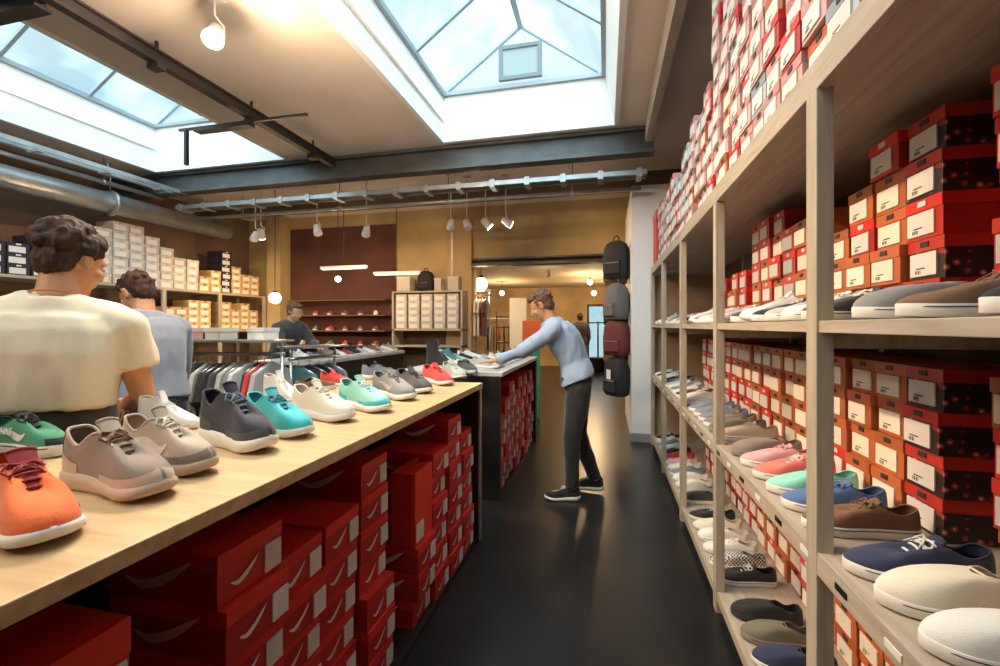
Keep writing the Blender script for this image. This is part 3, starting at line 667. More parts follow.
# ------------------------------------------------------------------ shoeboxes
BW, BH, BL = .15, .115, .30
def box_meshes(w, h, l):
    g = .0012
    body = MB().box(0, l, -w/2+g, w/2-g, .0005, h*.70)
    lid = MB().box(-.003, l+.003, -w/2-.0012+g, w/2+.0012-g, h*.70, h-.0008)
    lab = MB().box(-.0045, -.0005, -w*.30, w*.42, h*.10, h*.66)
    mark = MB().box(-.0055, -.0035, -w*.1, w*.12, h*.80, h*.93)
    barcode = MB()
    for k, x in enumerate((.0, .05, .08, .14, .17, .22)): barcode.box(-.0052, -.0044, w*(.12+x*.6), w*(.127+x*.6+.008*(k % 2)), h*.15, h*.24)
    barcode.box(-.0052, -.0044, w*.0, w*.24, h*.27, h*.30)
    return body, lid, lab, mark, barcode
def swoosh_mark(w, h, x=-.0045):       # pale curved tick on the lid side and body end
    rows = []
    for i in range(13):
        a = i/12; cx_ = -w*.42+w*.84*a; cz = h*(.30+.62*(1-math.sin(PI*min(1, a*1.1)*.55)) if a < .8 else .309+(a-.8)*.7)
        wd = h*.11*math.sin(PI*a)**.7+.0006; rows.append([(x, cx_, cz-wd), (x, cx_, cz+wd)])
    return MB().grid(rows)
BODY, LID, LAB, MARK, BAR = box_meshes(BW, BH, BL)
def mset(w, h, l, nike=False):
    bd, ld, lb, mk, bc = box_meshes(w, h, l)
    if nike:
        lb = MB().box(-.0045, -.0005, -w*.48, -w*.20, h*.08, h*.66); mk = swoosh_mark(w*.5, h*.5, -.0046); mk.v = [(p[0], p[1]+w*.12, p[2]+h*.14) for p in mk.v]
    r = {'box_body': bd.mesh('box_body'), 'lid': ld.mesh('lid'), 'end_label': lb.mesh('end_label'), 'label_print': bc.mesh('label_print'), 'lid_mark': mk.mesh('lid_mark')}
    if nike:
        # side tick: along the long side facing the viewer
        s_ = swoosh_mark(l*.7, h*.9); s_.v = [(p[1]+l/2, w/2+.0026, p[2]) for p in s_.v]; r['swoosh'] = s_.mesh('swoosh'); r['swoosh_end'] = mk.mesh('swoosh')
    al = MB()
    for p, mi in ((bd, 0), (ld, 1), (lb, 2), (mk, 3)):
        b0 = len(al.v); al.v += p.v; al.f += [[i+b0 for i in f] for f in p.f]; al.m += [mi]*len(p.f); al.sm += p.sm
    r['all'] = al.mesh('shoebox'); r['mb'] = al
    return r
SETS = {'s': mset(BW, BH, BL), 'n': mset(.20, .122, .33, True), 'p': mset(.20, .118, .30), 'b': mset(.35, .214, .34, True)}
M_lab = mat('paper_label', (.84, .77, .66), .6, rnd=.08)
M_labw = mat('paper_label_white', (.74, .71, .69), .6, rnd=.06)
M_ink = mat('label_ink', (.03, .03, .03), .6)
BOXM = {
 'orange': (mat('orange_card', (.50, .135, .045), .55, var=.12, scale=6, rnd=.2), mat('orange_card_lid', (.46, .12, .04), .5, rnd=.2), M_lab, M_ink),
 'red': (mat('red_card', (.50, .022, .016), .45, var=.1, scale=6, rnd=.15), mat('red_card_lid', (.68, .032, .02), .4, rnd=.12), M_labw, M_labw),
 'dark': (pattern_mat('dark_printed_card', (.02, .012, .012), (.45, .40, .36), 34, .30), mat('red_lid', (.50, .03, .02), .45, rnd=.1), M_labw, M_ink),
 'pink': (mat('rose_card', (.58, .36, .34), .55, rnd=.2), mat('rose_card_lid', (.50, .24, .22), .5, rnd=.2), M_labw, M_ink),
 'blue': (mat('teal_card', (.36, .44, .48), .55, rnd=.2), mat('teal_card_lid', (.28, .36, .40), .5, rnd=.15), M_labw, M_ink),
 'pale': (mat('pale_card', (.50, .45, .39), .55, rnd=.15), mat('pale_card_lid', (.56, .52, .46), .5, rnd=.12), M_labw, mat('gold_print', (.5, .35, .15), .5)),
 'kraft': (mat('kraft_card', (.55, .36, .15), .6, rnd=.15), mat('kraft_card_lid', (.62, .42, .18), .55, rnd=.12), M_lab, M_ink),
 'magenta': (mat('magenta_card', (.33, .05, .14), .5, rnd=.15), mat('magenta_card_lid', (.38, .06, .17), .5), M_labw, M_ink),
 'blackbox': (mat('black_card', (.02, .018, .03), .5), mat('black_card_lid', (.025, .02, .035), .5), M_labw, M_labw),
}
boxes = []    # set, colour, x, y, z, yaw, label, group, weight
nth = ['first', 'second', 'third', 'fourth', 'fifth', 'sixth', 'seventh', 'eighth', 'ninth', 'tenth']
def add_stack(set_, cols, x, y, z, n, yaw, where, group, weight=1.0, jx=.012, jr=.05, skip=0):
    h = {'s': BH, 'n': .122, 'p': .118, 'b': .214}[set_]
    if set_ == 'n': jx, jr = .022, .07
    for i in range(n):
        c_ = cols[i % len(cols)] if isinstance(cols, (list, tuple)) else cols
        pos = 'lowest' if i == 0 else 'topmost' if i == n-1 else nth[i]+' up'
        boxes.append((set_, c_, x+random.uniform(-jx, jx), y+random.uniform(-.002, .002), z+i*h, yaw+random.uniform(-jr, jr)*.4, pos, where, group, weight))
rb = random.Random(11)
def inner(y): return not any(abs(y-p) < .0 for p in PY)
def bay_label(y, idx): return '%s stack, %s' % (nth[min(9, idx)], bayname[bay(y)])
for lev, z, xf, avail in (('high top shelf', 2.09, XS+.03, 1.0), ('eye-level shelf', 1.4155, .87, .585), ('waist shelf', .8235, .87, .555), ('bottom shelf', .1055, .90, .65)):
    y = .40; cnt = {}
    while y < (5.1 if lev == 'high top shelf' else 5.5):
        p_ = bay(y); idx = cnt.get(p_, 0); cnt[p_] = idx+1
        pr = proj(xf, y, z+.3)
        if pr is None or pr[0] > 1130: y += .156; continue
        if lev == 'high top shelf':
            n = 8 if y < 2.2 else 9 if y < 2.6 else rb.choice([5, 6]) if y < 3.4 else rb.choice([4, 5])
            cols = [rb.choice(['pink', 'pink', 'orange', 'pink', 'blue', 'red', 'pink']) for _ in range(n)]
            if rb.random() < .06: y += .1; continue
        elif lev == 'eye-level shelf':
            if 3.75 < y: y += .156; continue
            if 1.20 < y < 1.49: y = 1.495; cnt[p_] = idx; continue
            n = 5 if y < 1.70 else 4 if y < 1.9 else 3 if y < 2.0 else rb.choice([4, 5, 4]) if y < 2.9 else rb.choice([1, 2, 3]) if y < 3.2 else rb.choice([2, 3])
            cols = [('orange' if rb.random() < (.9 if y < 2.35 else .3) else 'red') for _ in range(n)]
            if y < 1.55: cols = ['dark', 'dark', 'red', 'dark', 'dark']
            if y < 1.2: cols = ['red']*n
        elif lev == 'waist shelf':
            if 4.4 < y: y += .156; continue
            n = 4
            if 1.20 < y < 1.49: y = 1.495; cnt[p_] = idx; continue
            cols = [rb.choice(['orange', 'orange', 'orange', 'red']) if y < 2.9 else rb.choice(['orange', 'red', 'red']) for _ in range(n)]
            if 1.44 < y < 1.55: cols = ['dark']*n
            if 1.6 < y < 2.9: cols = ['orange' if rb.random() < .95 else 'red' for _ in range(n)]
        else:
            n = 5 if rb.random() < .7 else 4
            if 4.4 < y: y += .156; continue
            cols = [rb.choice(['orange', 'orange', 'red', 'dark']) for _ in range(n)]
        ang = 0
        add_stack('s', cols, xf, y, z, n, 0, bay_label(y, idx)+', '+lev, 'shoeboxes on the '+lev, 1.0 if lev != 'bottom shelf' else .12)
        y += .156
# tall red boxes at the back of the eye-level shelf and on the far top corner
# red boxes under the long counter
cst = [(.44, .0, 'b', 4), (.915, .0, 'n', 7), (1.115, .03, 'n', 6), (1.335, .04, 'n', 6), (1.565, .03, 'n', 7), (1.95, .0, 'n', 3), (2.16, .0, 'n', 6), (2.38, .0, 'n', 7), (2.60, .0, 'n', 6)]
for i, (y, inset, s_, n) in enumerate(cst):
    add_stack(s_, 'red', -.83-inset, y, .032, n, PI, '%s stack under the long counter, from its near end' % nth[i], 'red shoeboxes under the long counter', 3)
t = thing('upright_shoebox', 'bright orange-red shoebox standing on end atop a low stack under the long counter', 'shoebox', (-.83, 1.95, .401))
M_bright = mat('bright_red_card', (.80, .05, .02), .45, var=.1, scale=5)
MB().box(-.12, -.03, -.098, .098, 0, .33).build('box_body', M_bright, t, bevel=.002); MB().box(-.029, .0, -.1, .1, -.0, .333).build('lid', M_bright, t, bevel=.002)
MB().box(.0005, .003, -.09, -.01, .02, .10).build('end_label', M_labw, t)
for i in range(8):
    add_stack('n', 'red', -.85, 3.62+i*.212, .032, [5, 6, 7, 6, 7, 7, 6, 7][i], PI, '%s stack under the second counter' % nth[i], 'red shoeboxes under the second counter', .8)
# pale boxes on the left wall shelves and the rear unit
XW = -6.3
ys_ = [2.7+i*.213 for i in range(21)]
hts = [3, 3, 4, 3, 3, 4, 5, 5, 6, 7, 7, 6, 5, 4, 4, 2, 3, 6, 4, 3, 3]
pale = []
for i, (y, n) in enumerate(zip(ys_, hts)):
    if any(abs(y-p) < .0 for p in ()): continue
    col = 'magenta' if i < 3 else 'blackbox' if i < 5 else 'blackbox' if i == 5 else 'pale' if i < 15 else 'kraft'
    for k in range(n): pale.append(('p', col if not (i == 17) else 'blackbox', XW-.02+random.uniform(-.01, .01), y, 1.965+k*.118, PI, 'lowest' if k == 0 else 'topmost' if k == n-1 else nth[k]+' up', '%s stack, left wall top shelf, %s' % (nth[i % 10], 'near half' if i < 10 else 'far half' if i < 20 else 'very end'), 'boxes on the left wall top shelf'))
for i in range(9):
    n = [3, 3, 4, 4, 0, 4, 3, 4, 3][i]; y = 5.32+i*.205
    if 6.05 < y < 6.25: continue
    for k in range(n): pale.append(('p', 'kraft', XW-.05, y, 1.335+k*.118, PI, 'lowest' if k == 0 else 'topmost' if k == n-1 else nth[k]+' up', '%s stack on the left wall lower shelf' % nth[i], 'boxes on the left wall lower shelf'))
for i in range(5):
    for k in range(5): pale.append(('p', 'pale', -3.44+i*.235, 7.08, 1.355+k*.118, PI/2, 'lowest' if k == 0 else 'topmost' if k == 4 else nth[k]+' up', '%s stack on the rear shelf unit' % nth[i], 'white boxes on the rear shelf unit'))
def score(b):
    set_, c_, x, y, z, yaw, pos, where, grp, wt = b
    p = proj(x, y, z+.06)
    if p is None or not (-60 < p[0] < 1060 and -60 < p[1] < 720): return -1
    w = {'s': .15, 'n': .2, 'p': .2, 'b': .36}[set_]
    return wt/(p[2]**2)*w*(.3+abs(p[0]-605)/400)
def boxlabel(c_, pos, where):
    cw = {'orange': 'orange', 'red': 'red', 'dark': 'dark printed', 'pink': 'rose', 'blue': 'blue-grey', 'pale': 'white', 'kraft': 'tan', 'magenta': 'magenta', 'blackbox': 'black'}[c_]
    return '%s shoebox, %s in the %s' % (cw, pos, where)
boxes.sort(key=score, reverse=True)
indiv = [b for b in boxes[:300] if score(b) > 0]; rest = boxes[len(indiv):]
first_print = {}
for bi, (set_, c_, x, y, z, yaw, pos, where, grp, wt) in enumerate(indiv):
    lb = boxlabel(c_, pos, where); S = SETS[set_]; ms = BOXM[c_]
    pr = proj(x, y, z)
    if pr and pr[2] < 3.0:
        t = thing('shoebox', lb, 'shoebox', (x, y, z), yaw, grp)
        obj('box_body', S['box_body'], ms[0], t); obj('lid', S['lid'], ms[1], t)
        l_ = obj('end_label', S['end_label'], ms[2], t)
        if pr[2] < 2.0 and set_ == 's': obj('label_print', S['label_print'], M_ink, l_)
        if set_ == 's': obj('lid_mark', S['lid_mark'], ms[3], t)
        elif set_ in 'nb': obj('swoosh', S['swoosh'], M_labw, t); obj('swoosh', S['swoosh_end'], M_labw, t)
    else:
        o = obj('shoebox', S['all'], list(ms)); o.location = (x, y, z); o.rotation_euler = (0, 0, yaw); tag(o, lb, 'shoebox', grp)
for (set_, c_, x, y, z, yaw, pos, where, grp) in pale:
    S = SETS[set_]; o = obj('pale_shoebox' if c_ in ('pale', 'kraft') else 'boxed_pair', S['all'], list(BOXM[c_])); o.location = (x, y, z); o.rotation_euler = (0, 0, yaw+random.uniform(-.02, .02))
    tag(o, boxlabel(c_, pos, where), 'white box' if c_ == 'pale' else 'tan box' if c_ == 'kraft' else 'dark box', grp)
# everything smaller in one object
mb = MB(); mlist = []
for (set_, c_, x, y, z, yaw, pos, where, grp, wt) in rest:
    al = SETS[set_]['mb']; b0 = len(mb.v); cc_, ss_ = math.cos(yaw), math.sin(yaw)
    mb.v += [(x+p[0]*cc_-p[1]*ss_, y+p[0]*ss_+p[1]*cc_, z+p[2]) for p in al.v]; mb.f += [[i+b0 for i in f] for f in al.f]
    idx = []
    for m_ in BOXM[c_]:
        if m_ not in mlist: mlist.append(m_)
        idx.append(mlist.index(m_))
    mb.m += [idx[i] for i in al.m]; mb.sm += al.sm
if mb.v:
    o = mb.build('shoebox_stacks', mlist, None, fix=False); o['kind'] = 'stuff'; o['label'] = 'remaining small red and orange shoeboxes packed deep in the shelves'; o['category'] = 'shoeboxes'

# ------------------------------------------------------------------ left wall shelving, rear unit
t = thing('wall_shelving', 'long wall shelving on the left stacked with white and tan boxes', 'shelving', (XW, 0, 0))
for z0, z1 in ((1.93, 1.963), (1.30, 1.333), (.68, .71)): MB().box(-.6, 0, 1.0, 7.19, z0, z1).build('shelf_board', M_shelf, t)
for y in (1.05, 2.1, 3.15, 4.15, 5.18, 6.15, 7.14):
    MB().box(0, .03, y-.03, y+.03, 0, 1.93).build('upright', M_post, t)
for y in (1.05, 3.15, 5.18, 7.14): MB().box(-.6, -.57, y-.03, y+.03, 0, 1.929).build('rear_upright', M_post, t)
t = thing('rear_shelf_unit', 'wooden shelf unit holding five stacks of white boxes at the back', 'shelf unit', (-3.6, 7.05, 0))
for z0, z1 in ((1.97, 2.0), (1.32, 1.353), (1.04, 1.07), (.5, .53)): MB().box(0, 1.28, 0, .4, z0, z1).build('shelf_board', M_post, t)
for x in (0, 1.25): MB().box(x, x+.03, 0, .4, 0, 1.968).build('side_panel', M_post, t)
MB().box(0.031, 1.249, .38, .40, 0, 1.968).build('back_panel', mat('unit_back', (.12, .07, .04), .7), t)
# bags and boxes on top of the unit
def bag(name, label, x, y, z, w, d_, h, m, cat='bag', rotz=0, strap=True, pocket=True, group=None, round_=True):
    t = thing(name, label, cat, (x, y, z), rotz, group)
    b = MB(); rows = []; n = 16
    for i, f in enumerate((0, .04, .2, .5, .8, .93, 1.0)):
        k = (.80, .95, 1.0, 1.0, .92, .72, .35)[i] if round_ else (.96, .98, 1, 1, .99, .98, .97)[i]
        r = []
        for j in range(n):
            a = 2*PI*j/n; cx_, sx_ = math.cos(a), math.sin(a); e = .45
            r.append((w/2*k*math.copysign(abs(cx_)**e, cx_), d_/2*k*math.copysign(abs(sx_)**e, sx_), h*f))
        rows.append(r)
    b.grid(rows, 0, True); b.f.append(list(range(n))[::-1]); b.m.append(0); b.sm.append(False); b.f.append([6*n+j for j in range(n)]); b.m.append(0); b.sm.append(True)
    b.build('bag_body', m, t)
    if pocket:
        p = MB().box(-w*.34, w*.34, -d_*.5-.03, -d_*.42, h*.1, h*.45); p.build('front_pocket', m, t, bevel=.015, bseg=3)
        MB().tube([(-w*.3, -d_*.5-.032, h*.40), (w*.3, -d_*.5-.032, h*.40)], .004, 6).build('zip', M_alu, t)
    if strap:
        MB().tube([(-w*.12, 0, h*.97), (-w*.1, 0, h*1.1), (0, 0, h*1.14), (w*.1, 0, h*1.1), (w*.12, 0, h*.97)], .009, 8).build('carry_handle', m, t)
        for s_ in (-1, 1): MB().tube([(s_*w*.25, d_*.45, h*.85), (s_*w*.3, d_*.62, h*.6), (s_*w*.28, d_*.6, h*.3), (s_*w*.3, d_*.45, h*.08)], .011, 8).build('shoulder_strap', m, t)
    return t
M_blackcloth = mat('black_cloth', (.018, .017, .02), .8, var=.2, bump=.3, scale=80)
M_browncloth = mat('brown_cloth', (.16, .075, .045), .8, var=.2, bump=.3, scale=80)
M_redcloth = mat('maroon_cloth', (.14, .03, .03), .8, var=.2, bump=.3, scale=80)
M_greycloth = mat('grey_cloth', (.13, .13, .14), .8, var=.2, bump=.3, scale=80)
bag('backpack', 'black backpack on top of the rear shelf unit', -3.05, 7.25, 2.001, .28, .2, .36, M_blackcloth)
def tote(label, x, y, z, w, d_, h, m):
    t = thing('carrier_box', label, 'box', (x, y, z))
    MB().box(-w/2, w/2, -d_/2, d_/2, 0, h-.03).build('box_body', m, t, bevel=.003); MB().box(-w/2-.004, w/2+.004, -d_/2-.004, d_/2+.004, h-.03, h).build('lid', m, t, bevel=.002)
tote('tall white box left of the black backpack on the rear unit', -3.43, 7.25, 2.001, .24, .2, .26, BOXM['pale'][1])
tote('small white box just beyond the black backpack', -2.80, 7.25, 2.001, .12, .2, .22, BOXM['pale'][1])
tote('square cream box at the end of the rear unit top', -2.52, 7.25, 2.001, .19, .2, .24, BOXM['pale'][0])
t = thing('tall_red_box', 'tall upright red box with pale tick mark at the far end of the top shelf', 'box', (XS+.02, 5.36, 2.0905))
MB().box(0, .32, -.16, .16, 0, .52).build('box_body', BOXM['red'][0], t, bevel=.003); MB().box(-.004, .324, -.164, .164, .521, .60).build('lid', BOXM['red'][1], t, bevel=.002)
sm_ = swoosh_mark(.25, .2, 0); sm_.v = [(p[1]+.16, -.1645, p[2]*.5+.53) for p in sm_.v]; sm_.build('swoosh', M_labw, t, fix=False)
# hanging bags on the white end wall
specs = [(6.05, 2.02, .42, M_blackcloth, 'large black backpack hung highest on the white end wall'), (6.0, 1.48, .40, M_greycloth, 'dark grey backpack hung below the topmost one on the end wall'), (5.98, 1.02, .38, M_redcloth, 'maroon and black backpack hung third from the top on the end wall'),
         (5.95, .50, .42, M_blackcloth, 'black backpack hung lowest on the white end wall'), (6.5, 1.98, .40, M_browncloth, 'brown bag hung beside the topmost black backpack'), (6.5, 1.40, .4, M_blackcloth, 'black bag hung deeper along the end wall'), (6.5, .85, .4, M_browncloth, 'brown bag hung low and deeper on the end wall')]
for y, z, h, m, lb in specs:
    t = bag('hanging_backpack', lb, .14, y, z, .33, .22, h+.08, m, 'backpack', -.75+.25*math.sin(y*9+z*5), True, True, 'backpacks hung on the end wall')
    hk = MB().tube([(0, .135, h*1.14+.01), (0, .0, h*1.14-.005), (0, -.01, h*1.14+.02)], .005, 6); hk.build('wall_hook', M_alu, t)
lab = MB().box(-.04, .04, -.137, -.134, .2, .34); lab.build('white_label', M_labw, [o for o in C.objects if o.get('label') == 'black backpack hung lowest on the white end wall'][0])
# ------------------------------------------------------------------ clothes racks
def garment_mesh(w, h, th, sleeves=True, seed=0):
    r = random.Random(seed); out = [(-.05, h), (-w*.5, h-.06)]
    if sleeves: out += [(-w*.66, h*.62), (-w*.52, h*.58)]
    out += [(-w*.46, h*.5), (-w*.5, 0), (w*.5, 0), (w*.46, h*.5)]
    if sleeves: out += [(w*.52, h*.58), (w*.66, h*.62)]
    out += [(w*.5, h-.06), (.05, h)]
    mb = MB(); mb.prism([(p, q-h) for p, q in out], -th/2, th/2, 'y')
    return mb
def rack(label, x, y, rotz, ln, hgt, cols, group, top_items=True, gl='shirt hanging on the'):
    t = thing('clothes_rack', label, 'clothes rack', (x, y, 0), rotz)
    for xx in (0, ln):
        MB().tube([(xx, 0, 0.02), (xx, 0, hgt)], .014).build('rack_post', M_galv, t); MB().tube([(xx, -.25, .02), (xx, .25, .02)], .016).build('rack_foot', M_galv, t)
    MB().tube([(-.02, 0, hgt), (ln+.02, 0, hgt)], .014).build('hanging_rail', M_galv, t)
    MB().box(-.02, ln+.02, -.16, .16, hgt+.09, hgt+.105).tube([(0, 0, hgt), (0, 0, hgt+.09)], .012).tube([(ln, 0, hgt), (ln, 0, hgt+.09)], .012).build('top_shelf', M_alu, t)
    n = len(cols); m4 = Matrix.Translation((x, y, 0)) @ Matrix.Rotation(rotz, 4, 'Z')
    for i, cc in enumerate(cols):
        px_ = .08+(ln-.16)*i/(n-1); p = m4 @ Vector((px_, 0, hgt-.07))
        nm = nth[i] if i < 10 else ['eleventh', 'twelfth', 'thirteenth', 'fourteenth', 'fifteenth'][i-10]
        g = thing('hanging_shirt', '%s %s, %s along' % (cn.get(cc, cc), gl, nm), 'shirt', tuple(p), rotz+PI/2+random.uniform(-.12, .12), group)
        gm = garment_mesh(.44, .66, .035, True, i); sh = gm.build('shirt_body', fab(cc), g, bevel=.012, bseg=3)
        MB().tube([(-.19, 0, -.05), (0, 0, .01), (.19, 0, -.05)], .006, 6).tube([(0, 0, .01), (0, 0, .05), (.012, 0, .075), (.0, 0, .086), (-.012, 0, .075)], .003, 6).build('hanger', M_alu, g)
x0, y0 = atd(178, 3.35); x1, y1 = atd(282, 3.35)
rack('metal clothes rack with shirts behind the navy shoe', x0, y0, math.atan2(y1-y0, x1-x0), math.hypot(x1-x0, y1-y0), 1.19,
     ['navy', 'slate', 'charcoal', 'lightgrey', 'black', 'black', 'charcoal', 'lightgrey', 'grey', 'white', 'black', 'red', 'lightgrey'], 'shirts on the metal rack', gl='shirt on the metal rack')
m4 = Matrix.Rotation(math.atan2(y1-y0, x1-x0), 4, 'Z')
for k, f in enumerate((.08, .42, .82)):
    p = Vector((x0, y0, 0)).lerp(Vector((x1, y1, 0)), f); cc = ['pink', 'white', 'white'][k]
    tote(['rose box on top of the metal clothes rack', 'white box in the middle on top of the metal clothes rack', 'small white box at the far end of the rack top'][k], p.x, p.y, 1.297, .14, .16, .09, [BOXM['pink'][0], BOXM['pale'][1], M_lampwhite][k])
xa, ya = atd(464, 8.0); xb, yb = atd(487, 8.0)
rack('rack of striped pale clothes beside the rear white box unit', xa, ya, math.atan2(yb-ya, xb-xa), math.hypot(xb-xa, yb-ya)+.05, 1.95, ['cream', 'beige', 'cream', 'lightgrey', 'cream', 'darkred', 'charcoal'], 'clothes on the rear rack', gl='garment on the rear rack')
xa, ya = atd(486, 11.5)
rack('clothes rack far back in the rear room', xa, ya, .2, 1.2, 1.5, ['black', 'brown', 'red', 'charcoal', 'brown', 'black', 'tan', 'charcoal', 'black'], 'clothes on the far rack', gl='garment on the far rack')
xa, ya = atd(291, 3.75)
rack('dark clothes rack by the shopper in dark clothes', xa, ya, 1.4, .5, 1.12, ['teal', 'charcoal', 'black', 'slate'], 'clothes on the short rack', gl='garment on the short rack')
# rear room: shelf, orange box, pot, mirror
x, y = atd(509, 10.5)
t = thing('rear_display_shelf', 'dark display shelf seen in the rear room', 'shelf', (x, y, 0), .2)
for z in (.5, 1.0, 1.35, 1.6): MB().box(-.3, .3, -.15, .15, z, z+.03).build('shelf_board', M_dark, t)
for sx in (-.3, .28): MB().box(sx, sx+.02, -.15, .15, 0, 1.75).build('side_frame', M_dark, t)
x, y = atd(531, 6.8)
t = thing('promo_stand', 'orange and red display box on a green plinth in the opening', 'display box', (x, y, 0), .2)
MB().box(-.13, .13, -.13, .13, 0, 1.17).build('plinth', fab('green'), t, bevel=.004); MB().box(-.13, .13, -.13, .13, 1.171, 1.48).build('display_panel', mat('orange_print', (.75, .12, .03), .5), t, bevel=.004)
x, y = atd(546-28, 9.5)
t = thing('standing_mirror', 'tall white-lit panel standing beyond the orange display box', 'panel', (x, y, 0), .2)
MB().box(-.18, .18, -.02, .02, .05, 2.0).build('panel_board', M_white, t); MB().box(-.2, .2, -.03, .03, 0, .048).build('panel_foot', M_darksteel, t)
x, y = atd(598, 13.6)
t = thing('planter', 'black planter pot on the floor before the glass door', 'planter', (x, y, 0))
MB().tube([(0, 0, 0), (0, 0, .38), (0, 0, .42), (0, 0, .44)], [.22, .28, .30, .30], 20).build('pot', M_black, t)
MB().tube([(0, 0, .44), (0, 0, 1.55)], .025).tube([(-.35, 0, 1.5), (.35, 0, 1.5)], .02).build('pole', M_black, t)
for i in range(5):
    x, y = atd(430+i*38 if i < 3 else 560+(i-3)*6, 9.3+i*.8)
# dark red shoe wall
t = thing('wall_display', 'dark shelves on the red wall carrying a few shoes', 'wall shelf', (-4.9, 7.3, 0))
for z in (1.05, 1.32, 1.6, 1.88): MB().box(-.9, 1.1, -.13, .165, z-.02, z).build('shelf_board', M_browncloth, t)
k = 0
for zi, z in enumerate((1.05, 1.32, 1.6)):
    for j in range(6):
        cc = ['white', 'red', 'charcoal', 'cream', 'darkred', 'white', 'green', 'brown'][(k*3+zi) % 8]; k += 1
        shoe('%s sneaker on the red wall display, %s on the %s shelf' % (cn.get(cc, cc).replace('darkred', 'dark red'), nth[j], ['lowest', 'middle', 'upper'][zi]), -5.6+j*.31, 7.3, z+.0005, -1.2+random.uniform(-.3, .3), 'lowtop', cc, length=.26, detail=False, group='shoes on the red wall display')
# ------------------------------------------------------------------ people
def capsule(mb, p0, r0, p1, r1, seg=14, flat0=False, flat1=False):
    p0, p1 = Vector(p0), Vector(p1); d_ = (p1-p0); L_ = d_.length; d_.normalize(); pts = []; rr = []
    if not flat0:
        for a in (80, 55, 28): pts.append(p0-d_*r0*math.sin(math.radians(a))); rr.append(r0*math.cos(math.radians(a)))
    pts.append(p0); rr.append(r0); pts.append(p1); rr.append(r1)
    if not flat1:
        for a in (28, 55, 80): pts.append(p1+d_*r1*math.sin(math.radians(a))); rr.append(r1*math.cos(math.radians(a)))
    mb.tube(pts, rr, seg)
def chain(mb, pts, rad, seg=14, flat_end=False):
    for i in range(len(pts)-1): capsule(mb, pts[i], rad[i], pts[i+1], rad[i+1], seg, flat1=(flat_end and i == len(pts)-2))
def loft(mb, rings, seg=24):       # rings: centre, half width vector, half depth vector
    rows = []
    for c_, wv, dv in rings:
        c_, wv, dv = Vector(c_), Vector(wv), Vector(dv)
        r = []
        for k in range(seg):
            a = 2*PI*k/seg; ca, sa = math.cos(a), math.sin(a); e = .8
            r.append(c_+wv*math.copysign(abs(ca)**e, ca)+dv*math.copysign(abs(sa)**e, sa))
        rows.append(r)
    b = len(mb.v); mb.grid(rows, 0, True)
    mb.f.append([b+k for k in range(seg)][::-1]); mb.f.append([b+(len(rows)-1)*seg+k for k in range(seg)]); mb.m += [0, 0]; mb.sm += [True, True]
def meld(mb, name, voxel, smooth=6, disp=None):
    me = mb.mesh(name+'_raw', fix=False)
    bm = bmesh.new(); bm.from_mesh(me); bmesh.ops.recalc_face_normals(bm, faces=bm.faces); bm.to_mesh(me); bm.free()
    o = bpy.data.objects.new('tmp', me); C.objects.link(o)
    md = o.modifiers.new('r', 'REMESH'); md.mode = 'VOXEL'; md.voxel_size = voxel; md.use_smooth_shade = True
    sm = o.modifiers.new('s', 'SMOOTH'); sm.factor = .5; sm.iterations = smooth
    bpy.context.view_layer.update()
    out = bpy.data.meshes.new_from_object(o.evaluated_get(bpy.context.evaluated_depsgraph_get())); bpy.data.objects.remove(o); out.name = name
    if disp:
        amp, fq, st3 = disp
        nrm = [v.normal.copy() for v in out.vertices]
        for v, n_ in zip(out.vertices, nrm):
            q = Vector((v.co.x*st3[0], v.co.y*st3[1], v.co.z*st3[2]))*fq
            v.co += n_*(amp*(noise.noise(q)+.5*noise.noise(q*2.3)))
    return out
def hand(mb, wrist, dirv, palmn, side, curl=.35, sc_=1.0):
    """dirv: wrist to fingers, palmn: out of the palm, side: unit vector toward the thumb"""
    d_, n_, s_ = Vector(dirv).normalized(), Vector(palmn).normalized(), Vector(side).normalized(); w = Vector(wrist)
    for k in (-1.2, -.4, .4, 1.2):
        capsule(mb, w+d_*.015+s_*k*.010, .014*sc_, w+d_*.085*sc_+s_*k*.019*sc_, .012*sc_, 8)
    ln = {1.5: .072, .5: .080, -.5: .074, -1.5: .058}
    for k, l_ in ln.items():
        b = w+d_*.088*sc_+s_*k*.019*sc_; a = 0; p = b
        for j, f in enumerate((.45, .32, .23)):
            a += curl*(.6+.5*j); q = p+(d_*math.cos(a)+n_*math.sin(a)+s_*k*.04)*l_*f*sc_; capsule(mb, p, .0088-.0009*j, q, .0082-.0009*j, 8); p = q
    b = w+d_*.025+s_*.024; p = b
    for j, l_ in enumerate((.042, .034, .026)):
        q = p+(d_*(.55+.15*j)+s_*(.75-.25*j)+n_*(.25+.1*j)).normalized()*l_*sc_; capsule(mb, p, .0125-.0015*j, q, .011-.0015*j, 8); p = q
def head_mat(cen, yaw, pitch=0, roll=0):
    return Matrix.Translation(Vector(cen)) @ Matrix.Rotation(yaw, 4, 'Z') @ Matrix.Rotation(pitch, 4, 'X') @ Matrix.Rotation(roll, 4, 'Y')
def tmb(mb, b0, M):
    for i in range(b0, len(mb.v)): mb.v[i] = tuple(M @ Vector(mb.v[i]))
